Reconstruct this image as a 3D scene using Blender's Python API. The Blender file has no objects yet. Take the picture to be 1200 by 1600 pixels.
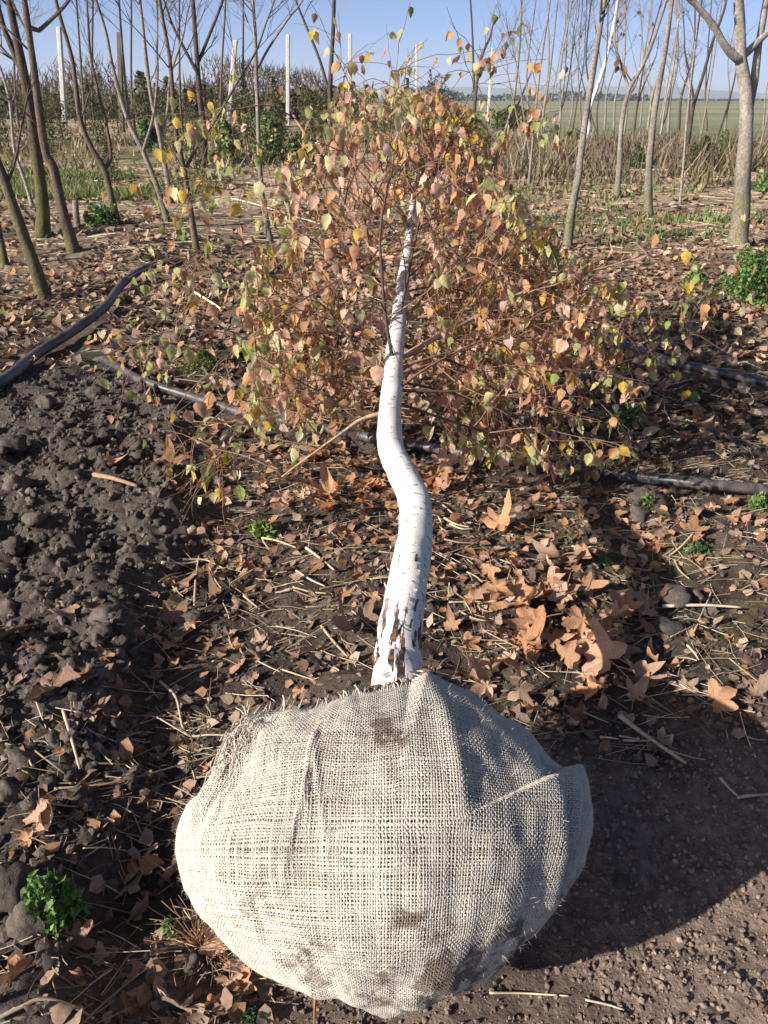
import bpy, math, random
import numpy as np
from mathutils import Vector, Euler, Matrix

# ------------------------------------------------------------------ camera
scene = bpy.context.scene
col = scene.collection
FPX, PITCH, CAMH = 1155.0, math.radians(29.3), 1.5          # focal length in photo pixels (1200x1600)
cam_d = bpy.data.cameras.new('camera')
cam_d.sensor_fit = 'VERTICAL'
cam_d.angle = 2 * math.atan(800 / FPX)
cam_d.clip_start = 0.05
cam_d.clip_end = 9000
cam = bpy.data.objects.new('camera', cam_d)
cam.location = (0, 0, CAMH)
cam.rotation_euler = (math.pi / 2 - PITCH, 0, 0)
col.objects.link(cam)
scene.camera = cam

# ------------------------------------------------------------------ light
SUN_EL, SUN_AZ = math.radians(28), math.radians(30)          # light travels towards +X, turned 30 deg to +Y
ld = Vector((math.cos(SUN_EL) * math.cos(SUN_AZ), math.cos(SUN_EL) * math.sin(SUN_AZ), -math.sin(SUN_EL)))
world = bpy.data.worlds.new('World')
scene.world = world
world.use_nodes = True
wn = world.node_tree
sky = wn.nodes.new('ShaderNodeTexSky')
sky.sky_type = 'NISHITA'
sky.sun_disc = False
sky.sun_elevation = SUN_EL
sky.sun_rotation = math.atan2(-ld.x, -ld.y)
sky.air_density = 0.3
sky.dust_density = 1.0
sky.ozone_density = 3.0
sky.altitude = 0
wn.links.new(sky.outputs[0], wn.nodes['Background'].inputs[0])
wn.nodes['Background'].inputs[1].default_value = 0.09
sun_d = bpy.data.lights.new('sun', 'SUN')
sun_d.energy = 4.3
sun_d.angle = math.radians(0.55)
sun_d.color = (1.0, 0.94, 0.85)
sun = bpy.data.objects.new('sun', sun_d)
sun.rotation_euler = ld.to_track_quat('-Z', 'Y').to_euler()
sun.location = (-6, -3, 6)
col.objects.link(sun)
vs = scene.view_settings
vs.view_transform = 'Standard'
vs.look = 'None'
vs.exposure = 1.12
vs.gamma = 1.0
scene.render.use_motion_blur = False
scene.cycles.max_bounces = 6
scene.cycles.transparent_max_bounces = 8

rng = np.random.default_rng(7)
rnd = random.Random(11)

# ------------------------------------------------------------------ noise
def _h(ix, iy, iz, s):
    n = (ix.astype(np.int64) * 374761393 + iy.astype(np.int64) * 668265263 + iz.astype(np.int64) * 2147483647 + s * 974634777) & 0xffffffff
    n = ((n ^ (n >> 13)) * 1274126177) & 0xffffffff
    n = ((n ^ (n >> 16)) * 2246822519) & 0xffffffff
    n = n ^ (n >> 15)
    return (n & 0xffffff) / float(0xffffff)

def vn(x, y, z=None, s=0):
    x = np.asarray(x, float); y = np.asarray(y, float)
    z = np.zeros_like(x) if z is None else np.asarray(z, float)
    ix, iy, iz = np.floor(x), np.floor(y), np.floor(z)
    fx, fy, fz = x - ix, y - iy, z - iz
    fx, fy, fz = [f * f * f * (f * (f * 6 - 15) + 10) for f in (fx, fy, fz)]
    r = 0
    for dx in (0, 1):
        for dy in (0, 1):
            for dz in (0, 1):
                w = (fx if dx else 1 - fx) * (fy if dy else 1 - fy) * (fz if dz else 1 - fz)
                r = r + w * _h(ix + dx, iy + dy, iz + dz, s)
    return r * 2 - 1

def fbm(x, y, z=None, oct=4, s=0):
    a, f, r = 1.0, 1.0, 0
    for o in range(oct):
        r = r + a * vn(np.asarray(x) * f, np.asarray(y) * f, None if z is None else np.asarray(z) * f, s + o * 17)
        a *= .5; f *= 2.03
    return r

def worley(x, y, s=0):
    x = np.asarray(x, float); y = np.asarray(y, float)
    ix, iy = np.floor(x), np.floor(y)
    d = np.full(x.shape, 9.0); cid = np.zeros(x.shape)
    zz = np.zeros_like(ix)
    for dx in (-1, 0, 1):
        for dy in (-1, 0, 1):
            px = ix + dx + _h(ix + dx, iy + dy, zz, s)
            py = iy + dy + _h(ix + dx, iy + dy, zz, s + 5)
            q = (px - x) ** 2 + (py - y) ** 2
            c = _h(ix + dx, iy + dy, zz, s + 9)
            m = q < d
            d = np.where(m, q, d); cid = np.where(m, c, cid)
    return np.sqrt(d), cid

def sstep(a, b, x):
    t = np.clip((np.asarray(x, float) - a) / (b - a), 0, 1)
    return t * t * (3 - 2 * t)

# ------------------------------------------------------------------ photo pixel -> place
def ray(px, py):
    u, v = (px - 600) / FPX, (py - 800) / FPX
    return np.array([u, math.cos(PITCH) - v * math.sin(PITCH), -math.sin(PITCH) - v * math.cos(PITCH)])

def at(px, py, Y):
    d = ray(px, py)
    return np.array([0, 0, CAMH]) + d * (Y / d[1])

def project(P):
    P = np.asarray(P, float)
    x, y, z = P[..., 0], P[..., 1], P[..., 2] - CAMH
    dep = y * math.cos(PITCH) - z * math.sin(PITCH)
    up = y * math.sin(PITCH) + z * math.cos(PITCH)
    return 600 + FPX * x / dep, 800 - FPX * up / dep, dep

# ------------------------------------------------------------------ ground shape
def masks(x, y):
    x = np.asarray(x, float); y = np.asarray(y, float)
    wob = .18 * fbm(x * 1.7, y * 1.7, oct=3, s=3)
    till = sstep(.1, -.12, x + .50 + .24 * (y - 1.2) + wob) * sstep(4.6, 4.0, y + wob)
    crumb = sstep(.28, .45, x + wob * .6 + .15 * (y - 1)) * sstep(1.62, 1.3, y + wob * .6)
    crumb = np.maximum(crumb, sstep(.95, .6, y + wob * .3))
    return till, crumb * (1 - till)

def H(x, y):
    x = np.asarray(x, float); y = np.asarray(y, float)
    r = np.sqrt(x * x + y * y)
    near = 1 / (1 + (r / 9) ** 2)
    h = .05 * fbm(x * .33, y * .33, oct=3, s=1) * sstep(1.0, 6, r)
    h = h + .028 * fbm(x * 1.9, y * 1.9, oct=4, s=2) * (near * .6 + .4)
    till, crumb = masks(x, y)
    near2 = sstep(7.0, 4.0, r)
    w1, c1 = worley(x * 5.5 + .3 * vn(x * 9, y * 9), y * 5.5, s=4)
    w2, c2 = worley(x * 13, y * 13 + .4 * vn(x * 20, y * 20), s=8)
    w3, c3 = worley(x * 30, y * 30, s=12)
    lump = .060 * np.maximum(0, .75 - w1) * (.3 + c1) + .034 * np.maximum(0, .8 - w2) * (.2 + c2) + .012 * np.maximum(0, .8 - w3)
    h = h + till * near2 * (lump * 1.25 + .035 + .018 * fbm(x * 6, y * 6, oct=3, s=21))
    h = h + crumb * near2 * (.008 * fbm(x * 9, y * 9, oct=3, s=31) + .012 * np.maximum(0, .7 - w3) * (.4 + c3) + .012 * np.maximum(0, .6 - w2) * c2)
    rest = (1 - till) * (1 - crumb)
    h = h + rest * near2 * (.012 * fbm(x * 7, y * 7, oct=4, s=41) + .016 * np.maximum(0, .7 - w2) * c2 + .006 * np.maximum(0, .7 - w3))
    # hollow under the root ball, rut beside the pipe
    h = h - .05 * np.exp(-(((x + .02) / .42) ** 2 + ((y - .86) / .3) ** 2) ** 2)
    # the field to the left lies a little higher
    h = h + .5 * sstep(14, 50, y) * sstep(4, -10, x)
    return h

def gp(px, py, lift=0.0):
    d = ray(px, py); z = 0.0
    for _ in range(4):
        t = (z - CAMH) / d[2]
        p = np.array([0, 0, CAMH]) + d * t
        z = float(H(p[0], p[1])) + lift
    p[2] = z
    return p

# ------------------------------------------------------------------ mesh helpers
class MB:
    def __init__(self):
        self.v, self.f, self.c, self.n = [], {3: [], 4: []}, [], 0
        self.uv = []
    def add(self, V, F, c=None, uv=None):
        V = np.asarray(V, np.float32).reshape(-1, 3)
        self.v.append(V)
        for k in (3, 4):
            g = F.get(k) if isinstance(F, dict) else (F if np.asarray(F).shape[1] == k else None)
            if g is not None and len(g):
                self.f[k].append(np.asarray(g, np.int64) + self.n)
        if c is None: c = (1, 1, 1)
        c = np.asarray(c, np.float32)
        if c.ndim == 1: c = np.tile(c, (len(V), 1))
        self.c.append(c)
        self.uv.append(np.zeros((len(V), 2), np.float32) if uv is None else np.asarray(uv, np.float32))
        self.n += len(V)
    def mesh(self, name, mat=None, smooth=True):
        me = bpy.data.meshes.new(name)
        V = np.concatenate(self.v)
        me.vertices.add(len(V)); me.vertices.foreach_set('co', V.ravel())
        idx, tot = [], []
        for k in (3, 4):
            if self.f[k]:
                f = np.concatenate(self.f[k]); idx.append(f.ravel()); tot.append(np.full(len(f), k))
        idx = np.concatenate(idx); tot = np.concatenate(tot)
        start = np.concatenate([[0], np.cumsum(tot)[:-1]])
        me.loops.add(len(idx)); me.loops.foreach_set('vertex_index', idx.astype(np.int32))
        me.polygons.add(len(tot)); me.polygons.foreach_set('loop_start', start.astype(np.int32))
        me.polygons.foreach_set('use_smooth', np.full(len(tot), smooth))
        a = me.attributes.new('Col', 'FLOAT_COLOR', 'POINT')
        C = np.concatenate(self.c); C4 = np.ones((len(C), 4), np.float32); C4[:, :3] = C
        a.data.foreach_set('color', C4.ravel())
        u = me.attributes.new('along', 'FLOAT2', 'POINT')
        u.data.foreach_set('vector', np.concatenate(self.uv).ravel())
        me.update(calc_edges=True)
        if mat is not None: me.materials.append(mat)
        return me
    def build(self, name, mat, parent=None, smooth=True, kind=None):
        return obj(name, self.mesh(name, mat, smooth), parent, kind)

def obj(name, me, parent=None, kind=None):
    o = bpy.data.objects.new(name, me)
    col.objects.link(o)
    if parent is not None: o.parent = parent
    if kind: o['kind'] = kind
    return o

def tag(o, label, cat, group=None, kind=None):
    o['label'] = label; o['category'] = cat
    if group: o['group'] = group
    if kind: o['kind'] = kind
    return o

def empty(name, loc=(0, 0, 0)):
    o = bpy.data.objects.new(name, None)
    o.empty_display_size = .1
    o.location = loc
    col.objects.link(o)
    return o

def copy_tree(o, parent=None):
    c = o.copy(); col.objects.link(c); c.parent = parent
    for ch in o.children:
        copy_tree(ch, c)
    return c

def catmull(P, n):
    P = np.asarray(P, float)
    k = len(P)
    Q = np.vstack([2 * P[0] - P[1], P, 2 * P[-1] - P[-2]])
    t = np.linspace(0, k - 1 - 1e-6, n)
    i = np.floor(t).astype(int); f = (t - i)[:, None]
    a, b, c, d = Q[i], Q[i + 1], Q[i + 2], Q[i + 3]
    return .5 * ((2 * b) + (-a + c) * f + (2 * a - 5 * b + 4 * c - d) * f ** 2 + (-a + 3 * b - 3 * c + d) * f ** 3)

def tube(P, R, n=6, cap=True, rough=0, seed=0):
    P = np.asarray(P, float); m = len(P)
    R = np.full(m, R, float) if np.isscalar(R) else np.asarray(R, float)
    T = np.gradient(P, axis=0); T /= np.linalg.norm(T, axis=1)[:, None] + 1e-12
    ref = np.array([1., 0, 0]) if abs(T[0][0]) < .8 else np.array([0, 0, 1.])
    N = np.zeros_like(P)
    N[0] = np.cross(T[0], ref); N[0] /= np.linalg.norm(N[0])
    for i in range(1, m):
        v = N[i - 1] - T[i] * N[i - 1].dot(T[i])
        l = np.linalg.norm(v)
        N[i] = v / l if l > 1e-9 else N[i - 1]
    B = np.cross(T, N)
    a = np.arange(n) * 2 * np.pi / n
    rr = R[:, None] * np.ones((m, n))
    if rough:
        L = np.arange(m)[:, None] * .37 * np.ones((m, n))
        rr = rr * (1 + rough * vn(np.cos(a)[None] * 1.5 + L, np.sin(a)[None] * 1.5 + L * .6, L * .3, s=seed))
    V = P[:, None] + rr[..., None] * (np.cos(a)[None, :, None] * N[:, None] + np.sin(a)[None, :, None] * B[:, None])
    i, j = np.meshgrid(np.arange(m - 1), np.arange(n), indexing='ij')
    j2 = (j + 1) % n
    F = np.stack([i * n + j, i * n + j2, (i + 1) * n + j2, (i + 1) * n + j], -1).reshape(-1, 4)
    s = np.concatenate([[0], np.cumsum(np.linalg.norm(np.diff(P, axis=0), axis=1))])
    uv = np.stack([np.repeat(s, n), np.tile(a, m)], -1)
    V = V.reshape(-1, 3)
    F = {4: F}
    if cap:
        V = np.vstack([V, P[-1] + T[-1] * R[-1] * .3, P[0] - T[0] * R[0] * .3])
        k = m * n
        jj = np.arange(n); jn = (jj + 1) % n
        F[3] = np.vstack([np.stack([(m - 1) * n + jj, (m - 1) * n + jn, np.full(n, k)], -1),
                          np.stack([jn, jj, np.full(n, k + 1)], -1)])
        uv = np.vstack([uv, [s[-1], 0], [0, 0]])
    return V, F, uv

_ico = {}
def ico(sub):
    if sub not in _ico:
        import bmesh
        bm = bmesh.new(); bmesh.ops.create_icosphere(bm, subdivisions=max(sub, 1), radius=1)
        V = np.array([v.co[:] for v in bm.verts]); F = np.array([[v.index for v in f.verts] for f in bm.faces]); bm.free()
        _ico[sub] = (V, F)
    return _ico[sub]

def rotmat(rs, n):
    q = rs.normal(size=(n, 4)); q /= np.linalg.norm(q, axis=1)[:, None]
    w, x, y, z = q.T
    return np.stack([np.stack([1 - 2 * (y * y + z * z), 2 * (x * y - z * w), 2 * (x * z + y * w)], -1),
                     np.stack([2 * (x * y + z * w), 1 - 2 * (x * x + z * z), 2 * (y * z - x * w)], -1),
                     np.stack([2 * (x * z - y * w), 2 * (y * z + x * w), 1 - 2 * (x * x + y * y)], -1)], 1)

# ------------------------------------------------------------------ materials
def mat_base(name, rough=.9, spec=.2):
    m = bpy.data.materials.new(name); m.use_nodes = True
    nt = m.node_tree; b = nt.nodes['Principled BSDF']
    b.inputs['Roughness'].default_value = rough
    b.inputs['Specular IOR Level'].default_value = spec
    return m, nt, b

def nd(nt, t, **kw):
    n = nt.nodes.new(t)
    for k, v in kw.items():
        if k in n.inputs: n.inputs[k].default_value = v
        else: setattr(n, k, v)
    return n

def noise_bump(nt, b, scale, strength, dist=.01, detail=6, vec=None):
    n = nd(nt, 'ShaderNodeTexNoise', Scale=scale, Detail=detail, Roughness=.65)
    if vec is not None: nt.links.new(vec, n.inputs['Vector'])
    bp = nd(nt, 'ShaderNodeBump', Strength=strength, Distance=dist)
    nt.links.new(n.outputs['Fac'], bp.inputs['Height']); nt.links.new(bp.outputs[0], b.inputs['Normal'])
    return n, bp

def vary(nt, src, vec, scale, lo, hi, detail=4):
    n = nd(nt, 'ShaderNodeTexNoise', Scale=scale, Detail=detail, Roughness=.6)
    nt.links.new(vec, n.inputs['Vector'])
    mr = nd(nt, 'ShaderNodeMapRange'); mr.inputs[1].default_value = .3; mr.inputs[2].default_value = .7
    mr.inputs[3].default_value = lo; mr.inputs[4].default_value = hi
    nt.links.new(n.outputs['Fac'], mr.inputs[0])
    mx = nd(nt, 'ShaderNodeVectorMath', operation='SCALE')
    nt.links.new(src, mx.inputs[0]); nt.links.new(mr.outputs[0], mx.inputs['Scale'])
    return mx.outputs[0]

def m_attr(name, rough=.9, spec=.15, vs_=60, lo=.7, hi=1.25, bump=.3, bscale=150, bdist=.004, trans=0, use_obj=False, world_=False):
    """colour from the mesh attribute (or the object's own colour) with fine grain on top"""
    m, nt, b = mat_base(name, rough, spec)
    if use_obj:
        a = nd(nt, 'ShaderNodeObjectInfo'); c = a.outputs['Color']
    else:
        a = nd(nt, 'ShaderNodeAttribute', attribute_name='Col'); c = a.outputs['Color']
    tc = nd(nt, 'ShaderNodeTexCoord')
    vec = nd(nt, 'ShaderNodeNewGeometry').outputs['Position'] if world_ else tc.outputs['Object']
    out = vary(nt, c, vec, vs_, lo, hi)
    nt.links.new(out, b.inputs['Base Color'])
    if bump: noise_bump(nt, b, bscale, bump, bdist, vec=vec)
    if trans:
        tr = nd(nt, 'ShaderNodeBsdfTranslucent'); nt.links.new(out, tr.inputs['Color'])
        mx = nd(nt, 'ShaderNodeMixShader'); mx.inputs[0].default_value = trans
        nt.links.new(b.outputs[0], mx.inputs[1]); nt.links.new(tr.outputs[0], mx.inputs[2])
        nt.links.new(mx.outputs[0], nt.nodes['Material Output'].inputs['Surface'])
    return m

M = {}
M['ground'] = m_attr('soil', .97, .05, 35, .6, 1.35, .8, 110, .014)
M['clod'] = m_attr('clod', .97, .05, 40, .7, 1.3, .6, 90, .012, world_=True)
M['litter'] = m_attr('litter', .8, .2, 70, .7, 1.25, .4, 120, .004, trans=.15)
M['straw'] = m_attr('straw', .7, .25, 60, .75, 1.2, .2, 200, .002)
M['leaf_stuff'] = m_attr('birch_leaf_mass', .6, .25, 45, .75, 1.2, .2, 160, .003, trans=.46)
M['leaf_obj'] = m_attr('birch_leaf', .6, .25, 2.2, .75, 1.2, .2, 8, .05, trans=.46, use_obj=True)
M['dry_obj'] = m_attr('dry_leaf', .75, .2, 22, .65, 1.25, .45, 60, .006, trans=.18, use_obj=True)
M['bark'] = m_attr('bark', .9, .15, 45, .55, 1.4, .8, 60, .012)
M['twig'] = m_attr('twig', .7, .25, 60, .7, 1.3, .3, 90, .004)
M['green'] = m_attr('weed_green', .6, .3, 40, .7, 1.3, .2, 100, .003, trans=.3)
M['burlap'] = m_attr('jute', .95, .05, 260, .75, 1.2, .25, 900, .001)
M['lining'] = m_attr('jute_inner', .98, .03, 60, .6, 1.25, .5, 400, .003)
M['concrete'] = m_attr('concrete', .9, .2, 9, .8, 1.15, .3, 60, .006)

def mat_birch():
    m, nt, b = mat_base('birch_bark', .62, .3)
    at_ = nd(nt, 'ShaderNodeAttribute', attribute_name='along')
    sep = nd(nt, 'ShaderNodeSeparateXYZ'); nt.links.new(at_.outputs['Vector'], sep.inputs[0])
    tc = nd(nt, 'ShaderNodeTexCoord')
    sn = nd(nt, 'ShaderNodeMath', operation='SINE'); nt.links.new(sep.outputs[1], sn.inputs[0])
    cs = nd(nt, 'ShaderNodeMath', operation='COSINE'); nt.links.new(sep.outputs[1], cs.inputs[0])
    def coords(sl, sa):
        ml = nd(nt, 'ShaderNodeMath', operation='MULTIPLY'); ml.inputs[1].default_value = sl; nt.links.new(sep.outputs[0], ml.inputs[0])
        ms = nd(nt, 'ShaderNodeMath', operation='MULTIPLY'); ms.inputs[1].default_value = sa; nt.links.new(sn.outputs[0], ms.inputs[0])
        mc = nd(nt, 'ShaderNodeMath', operation='MULTIPLY'); mc.inputs[1].default_value = sa; nt.links.new(cs.outputs[0], mc.inputs[0])
        cb = nd(nt, 'ShaderNodeCombineXYZ')
        for i, q in enumerate((ml, ms, mc)): nt.links.new(q.outputs[0], cb.inputs[i])
        return cb.outputs[0]
    def rng_(src, a, bb, c=0, d=1):
        r = nd(nt, 'ShaderNodeMapRange'); r.interpolation_type = 'SMOOTHSTEP'
        for i, v in ((1, a), (2, bb), (3, c), (4, d)): r.inputs[i].default_value = v
        nt.links.new(src, r.inputs[0]); return r.outputs[0]
    def mul(a, bb):
        q = nd(nt, 'ShaderNodeMath', operation='MULTIPLY'); nt.links.new(a, q.inputs[0]); nt.links.new(bb, q.inputs[1]); return q.outputs[0]
    def mxx(a, bb):
        q = nd(nt, 'ShaderNodeMath', operation='MAXIMUM'); nt.links.new(a, q.inputs[0]); nt.links.new(bb, q.inputs[1]); return q.outputs[0]
    # short horizontal lenticels
    n1 = nd(nt, 'ShaderNodeTexNoise', Scale=1.0, Detail=3, Roughness=.5); nt.links.new(coords(85, 1.5), n1.inputs['Vector'])
    len1 = rng_(n1.outputs['Fac'], .595, .66)
    n1b = nd(nt, 'ShaderNodeTexNoise', Scale=1.0, Detail=5, Roughness=.7); nt.links.new(coords(260, 4), n1b.inputs['Vector'])
    len2 = mul(rng_(n1b.outputs['Fac'], .54, .70), rng_(n1b.outputs['Fac'], .4, .9, .35, .9))
    # long dark cracks near the foot
    n2 = nd(nt, 'ShaderNodeTexNoise', Scale=1.0, Detail=5, Roughness=.6); nt.links.new(coords(11, 3.2), n2.inputs['Vector'])
    foot = rng_(sep.outputs[0], .52, .34)
    foot_hi = rng_(sep.outputs[0], .42, .24, .0, .07)
    sb = nd(nt, 'ShaderNodeMath', operation='ADD'); nt.links.new(n2.outputs['Fac'], sb.inputs[0]); nt.links.new(foot_hi, sb.inputs[1])
    crack = mul(rng_(sb.outputs[0], .575, .60), foot)
    # grey weathering on the upper stem
    n3 = nd(nt, 'ShaderNodeTexNoise', Scale=1.0, Detail=4, Roughness=.6); nt.links.new(coords(20, 1.4), n3.inputs['Vector'])
    up = rng_(sep.outputs[0], 1.9, 2.7)
    grey = mul(rng_(n3.outputs['Fac'], .35, .6), rng_(up, 0, 1, .12, .75))
    def mixc(fac, a, bb):
        q = nd(nt, 'ShaderNodeMix', data_type='RGBA'); nt.links.new(fac, q.inputs[0])
        for s_, v in ((6, a), (7, bb)):
            if isinstance(v, tuple): q.inputs[s_].default_value = v + (1,)
            else: nt.links.new(v, q.inputs[s_])
        return q.outputs[2]
    c = mixc(grey, (.68, .655, .615), (.40, .33, .27))
    c = mixc(mul(mxx(len1, len2), rng_(sep.outputs[0], 0, 1, .8, .8)), c, (.17, .14, .12))
    n4 = nd(nt, 'ShaderNodeTexNoise', Scale=60, Detail=3); nt.links.new(tc.outputs['Object'], n4.inputs['Vector'])
    c = mixc(crack, c, mixc(rng_(n4.outputs['Fac'], .45, .6), (.035, .028, .025), (.16, .085, .045)))
    nt.links.new(c, b.inputs['Base Color'])
    h = nd(nt, 'ShaderNodeMath', operation='SUBTRACT'); nt.links.new(n1b.outputs['Fac'], h.inputs[0]); nt.links.new(mxx(len1, crack), h.inputs[1])
    bp = nd(nt, 'ShaderNodeBump', Strength=.5, Distance=.003); nt.links.new(h.outputs[0], bp.inputs['Height'])
    nt.links.new(bp.outputs[0], b.inputs['Normal'])
    return m
M['birch'] = mat_birch()

def mat_pipe(name, c, rough):
    m, nt, b = mat_base(name, rough, .5)
    tc = nd(nt, 'ShaderNodeTexCoord')
    n = nd(nt, 'ShaderNodeTexNoise', Scale=14, Detail=8, Roughness=.7); nt.links.new(tc.outputs['Object'], n.inputs['Vector'])
    r = nd(nt, 'ShaderNodeValToRGB'); r.color_ramp.elements[0].position = .42; r.color_ramp.elements[1].position = .72
    r.color_ramp.elements[0].color = c + (1,); r.color_ramp.elements[1].color = (.16, .13, .11, 1)
    nt.links.new(n.outputs['Fac'], r.inputs[0]); nt.links.new(r.outputs[0], b.inputs['Base Color'])
    rr = nd(nt, 'ShaderNodeMapRange'); rr.inputs[3].default_value = rough - .1; rr.inputs[4].default_value = rough + .35
    nt.links.new(n.outputs['Fac'], rr.inputs[0]); nt.links.new(rr.outputs[0], b.inputs['Roughness'])
    noise_bump(nt, b, 90, .15, .002, vec=tc.outputs['Object'])
    return m
M['pipe'] = mat_pipe('black_pipe', (.022, .025, .03), .34)
M['hose'] = mat_pipe('blue_black_hose', (.018, .021, .034), .42)

# ================================================================== THE SETTING
def axis_x():
    fine = np.arange(-1.55, 1.551, .0108)
    out = [fine[-1]]; st = .0095
    while out[-1] < 5000:
        st *= 1.07; out.append(out[-1] + st)
    side = np.array(out[1:])
    return np.concatenate([-side[::-1], fine, side])
def axis_y():
    fine = np.arange(.5, 3.4, .0108)
    out = [fine[-1]]; st = .0095
    while out[-1] < 5500:
        st *= 1.036 if out[-1] < 60 else 1.08; out.append(out[-1] + st)
    back = [.5]; st = .0095
    while back[-1] > -60:
        st *= 1.12; back.append(back[-1] - st)
    return np.concatenate([np.array(back[1:])[::-1], fine, np.array(out[1:])])

def ground_colour(x, y):
    till, crumb = masks(x, y)
    n1 = fbm(x * 1.3, y * 1.3, oct=4, s=51); n2 = fbm(x * 6, y * 6, oct=4, s=52); n3 = fbm(x * .25, y * .25, oct=4, s=53)
    dark = np.array([.088, .072, .062]); dryc = np.array([.23, .168, .132]); lit = np.array([.088, .067, .052])
    C = lit * np.ones(x.shape + (1,))
    C = C * (1 + .35 * n2[..., None])
    mix = lambda C, c, m: C * (1 - m[..., None]) + np.asarray(c) * m[..., None]
    C = mix(C, dark, till); C = mix(C, dryc * .95, crumb * sstep(-.5, .35, n1 + .25))
    # dry pale soil on the tilled heap
    C = mix(C, (.19, .15, .12), till * sstep(.25, .6, n1 + .2 * n2))
    moss = sstep(.25, .6, n1 + .3 * n2) * sstep(1.2, 1.6, y) * sstep(3.2, 2.8, y) * (1 - till) * (1 - crumb)
    C = mix(C, (.098, .082, .036), moss * .6 * sstep(-.3, .4, n2))
    mid = sstep(4.5, 8, y)
    C = mix(C, np.array([.30, .215, .145]), mid * .85 * sstep(-.7, .5, n2 + n1 * .5))
    far = sstep(9, 15, y)
    C = mix(C, np.array([.38, .29, .19]), far * sstep(-.6, .4, n3 + .4 * n2))
    grassy = sstep(13, 17, y + 2 * n1) * sstep(28, 20, y) * sstep(-1.5, -4, x + n1)
    C = mix(C, (.10, .115, .035), grassy * .6)
    fieldr = sstep(24, 34, y + 4 * n3) * sstep(-6, 2, x - .02 * y)
    C = mix(C, (.19, .22, .125), fieldr * .85)
    strip = sstep(55, 70, y) * sstep(.0, .3, np.sin(np.maximum(y, 1) ** .55 * 2.1) + .2 * n3)
    C = mix(C, (.30, .26, .165), strip * .75)
    C = mix(C, (.18, .20, .13), sstep(140, 350, y) * .7)
    return np.clip(C, .008, 1)

X, Y = np.meshgrid(axis_x(), axis_y())
Z = H(X, Y)
mb = MB()
ny, nx = X.shape
i, j = np.meshgrid(np.arange(ny - 1), np.arange(nx - 1), indexing='ij')
q = i * nx + j
mb.add(np.stack([X, Y, Z], -1).reshape(-1, 3), np.stack([q, q + 1, q + nx + 1, q + nx], -1).reshape(-1, 4), ground_colour(X, Y).reshape(-1, 3))
ground = mb.build('ground', M['ground'], kind='structure')

# low hills on the horizon
mb = MB()
hx = np.linspace(-4200, 4200, 240); hy = np.linspace(2600, 3600, 14)
HX, HY = np.meshgrid(hx, hy)
prof = np.sin((HY - 2600) / 1000 * np.pi)
HZ = prof * (26 + 26 * fbm(HX / 900, HX * 0 + 3, oct=4, s=71) + 22 * sstep(500, -1200, HX)) - 4
i, j = np.meshgrid(np.arange(13), np.arange(239), indexing='ij'); q = i * 240 + j
hc = np.array([.11, .13, .10]) * (1 + .3 * fbm(HX / 120, HY / 60, oct=3, s=72))[..., None]
mb.add(np.stack([HX, HY, HZ], -1).reshape(-1, 3), np.stack([q, q + 1, q + 241, q + 240], -1).reshape(-1, 4), hc.reshape(-1, 3))
mb.build('hills', M['ground'], kind='structure')

# ================================================================== BIRCH WITH ROOT BALL
birch = empty('birch_tree', (0, .9, 0))
tag(birch, 'felled-looking young birch lying with burlap root ball, white kinked trunk and orange leaves', 'tree')
birch['label'] = 'uprooted white-barked birch lying on soil with burlap root ball and autumn leaves'
BO = np.array([0, .9, 0.])

# --- ball body: a lumpy turnip-like mass
CB = np.array([0.0, .875, .292]); CAM = np.array([0, 0, CAMH])
wv = (CB - CAM) / np.linalg.norm(CB - CAM)
e1 = np.array([1., 0, 0]); e2 = np.cross(e1, wv); e2 /= np.linalg.norm(e2)
OUT = [(275, 1330), (278, 1300), (300, 1255), (340, 1217), (357, 1195), (370, 1150), (386, 1122), (480, 1108), (560, 1092), (640, 1072),
       (668, 1046), (700, 1060), (760, 1095), (820, 1142), (850, 1172), (874, 1202), (904, 1196), (918, 1250), (920, 1300), (902, 1360),
       (860, 1430), (810, 1490), (770, 1520), (700, 1560), (625, 1577), (530, 1556), (450, 1530), (400, 1502), (340, 1452), (292, 1392)]
ang, rad = [], []
for (px, py) in OUT:
    d = ray(px, py); t = np.dot(CB - CAM, wv) / np.dot(d, wv)
    p = CAM + d * t - CB
    ang.append(math.atan2(p @ e2, p @ e1)); rad.append(math.hypot(p @ e2, p @ e1) / 1.018)
ang = np.array(ang); rad = np.array(rad); o_ = np.argsort(ang); ang = ang[o_]; rad = rad[o_]
A3 = np.concatenate([ang - 2 * np.pi, ang, ang + 2 * np.pi]); R3 = np.tile(rad, 3)
fa = np.linspace(-np.pi, np.pi, 721); Rt = np.interp(fa, A3, R3)
ker = np.exp(-np.linspace(-3, 3, 121) ** 2 / 2); ker /= ker.sum()
Rs_t = np.convolve(np.concatenate([Rt[-121:-1], Rt, Rt[1:121]]), ker, 'same')[120:-120]
EA, EB, DF, DK = .372, .292, .30, .26
def sheet(th, deg):
    """polar place on the ball (angle from the near pole, bearing in degrees) -> sheet coordinates"""
    f = math.radians(deg); q = math.atan2(math.sin(f) / EB, math.cos(f) / EA)
    return EA * th * math.cos(q), EB * th * math.sin(q)
def polar(s, t):
    th = np.hypot(np.asarray(s, float) / EA, np.asarray(t, float) / EB) + 1e-9
    q = np.arctan2(np.asarray(t, float) / EB, np.asarray(s, float) / EA)
    return th, np.arctan2(EB * np.sin(q), EA * np.cos(q))
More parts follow.
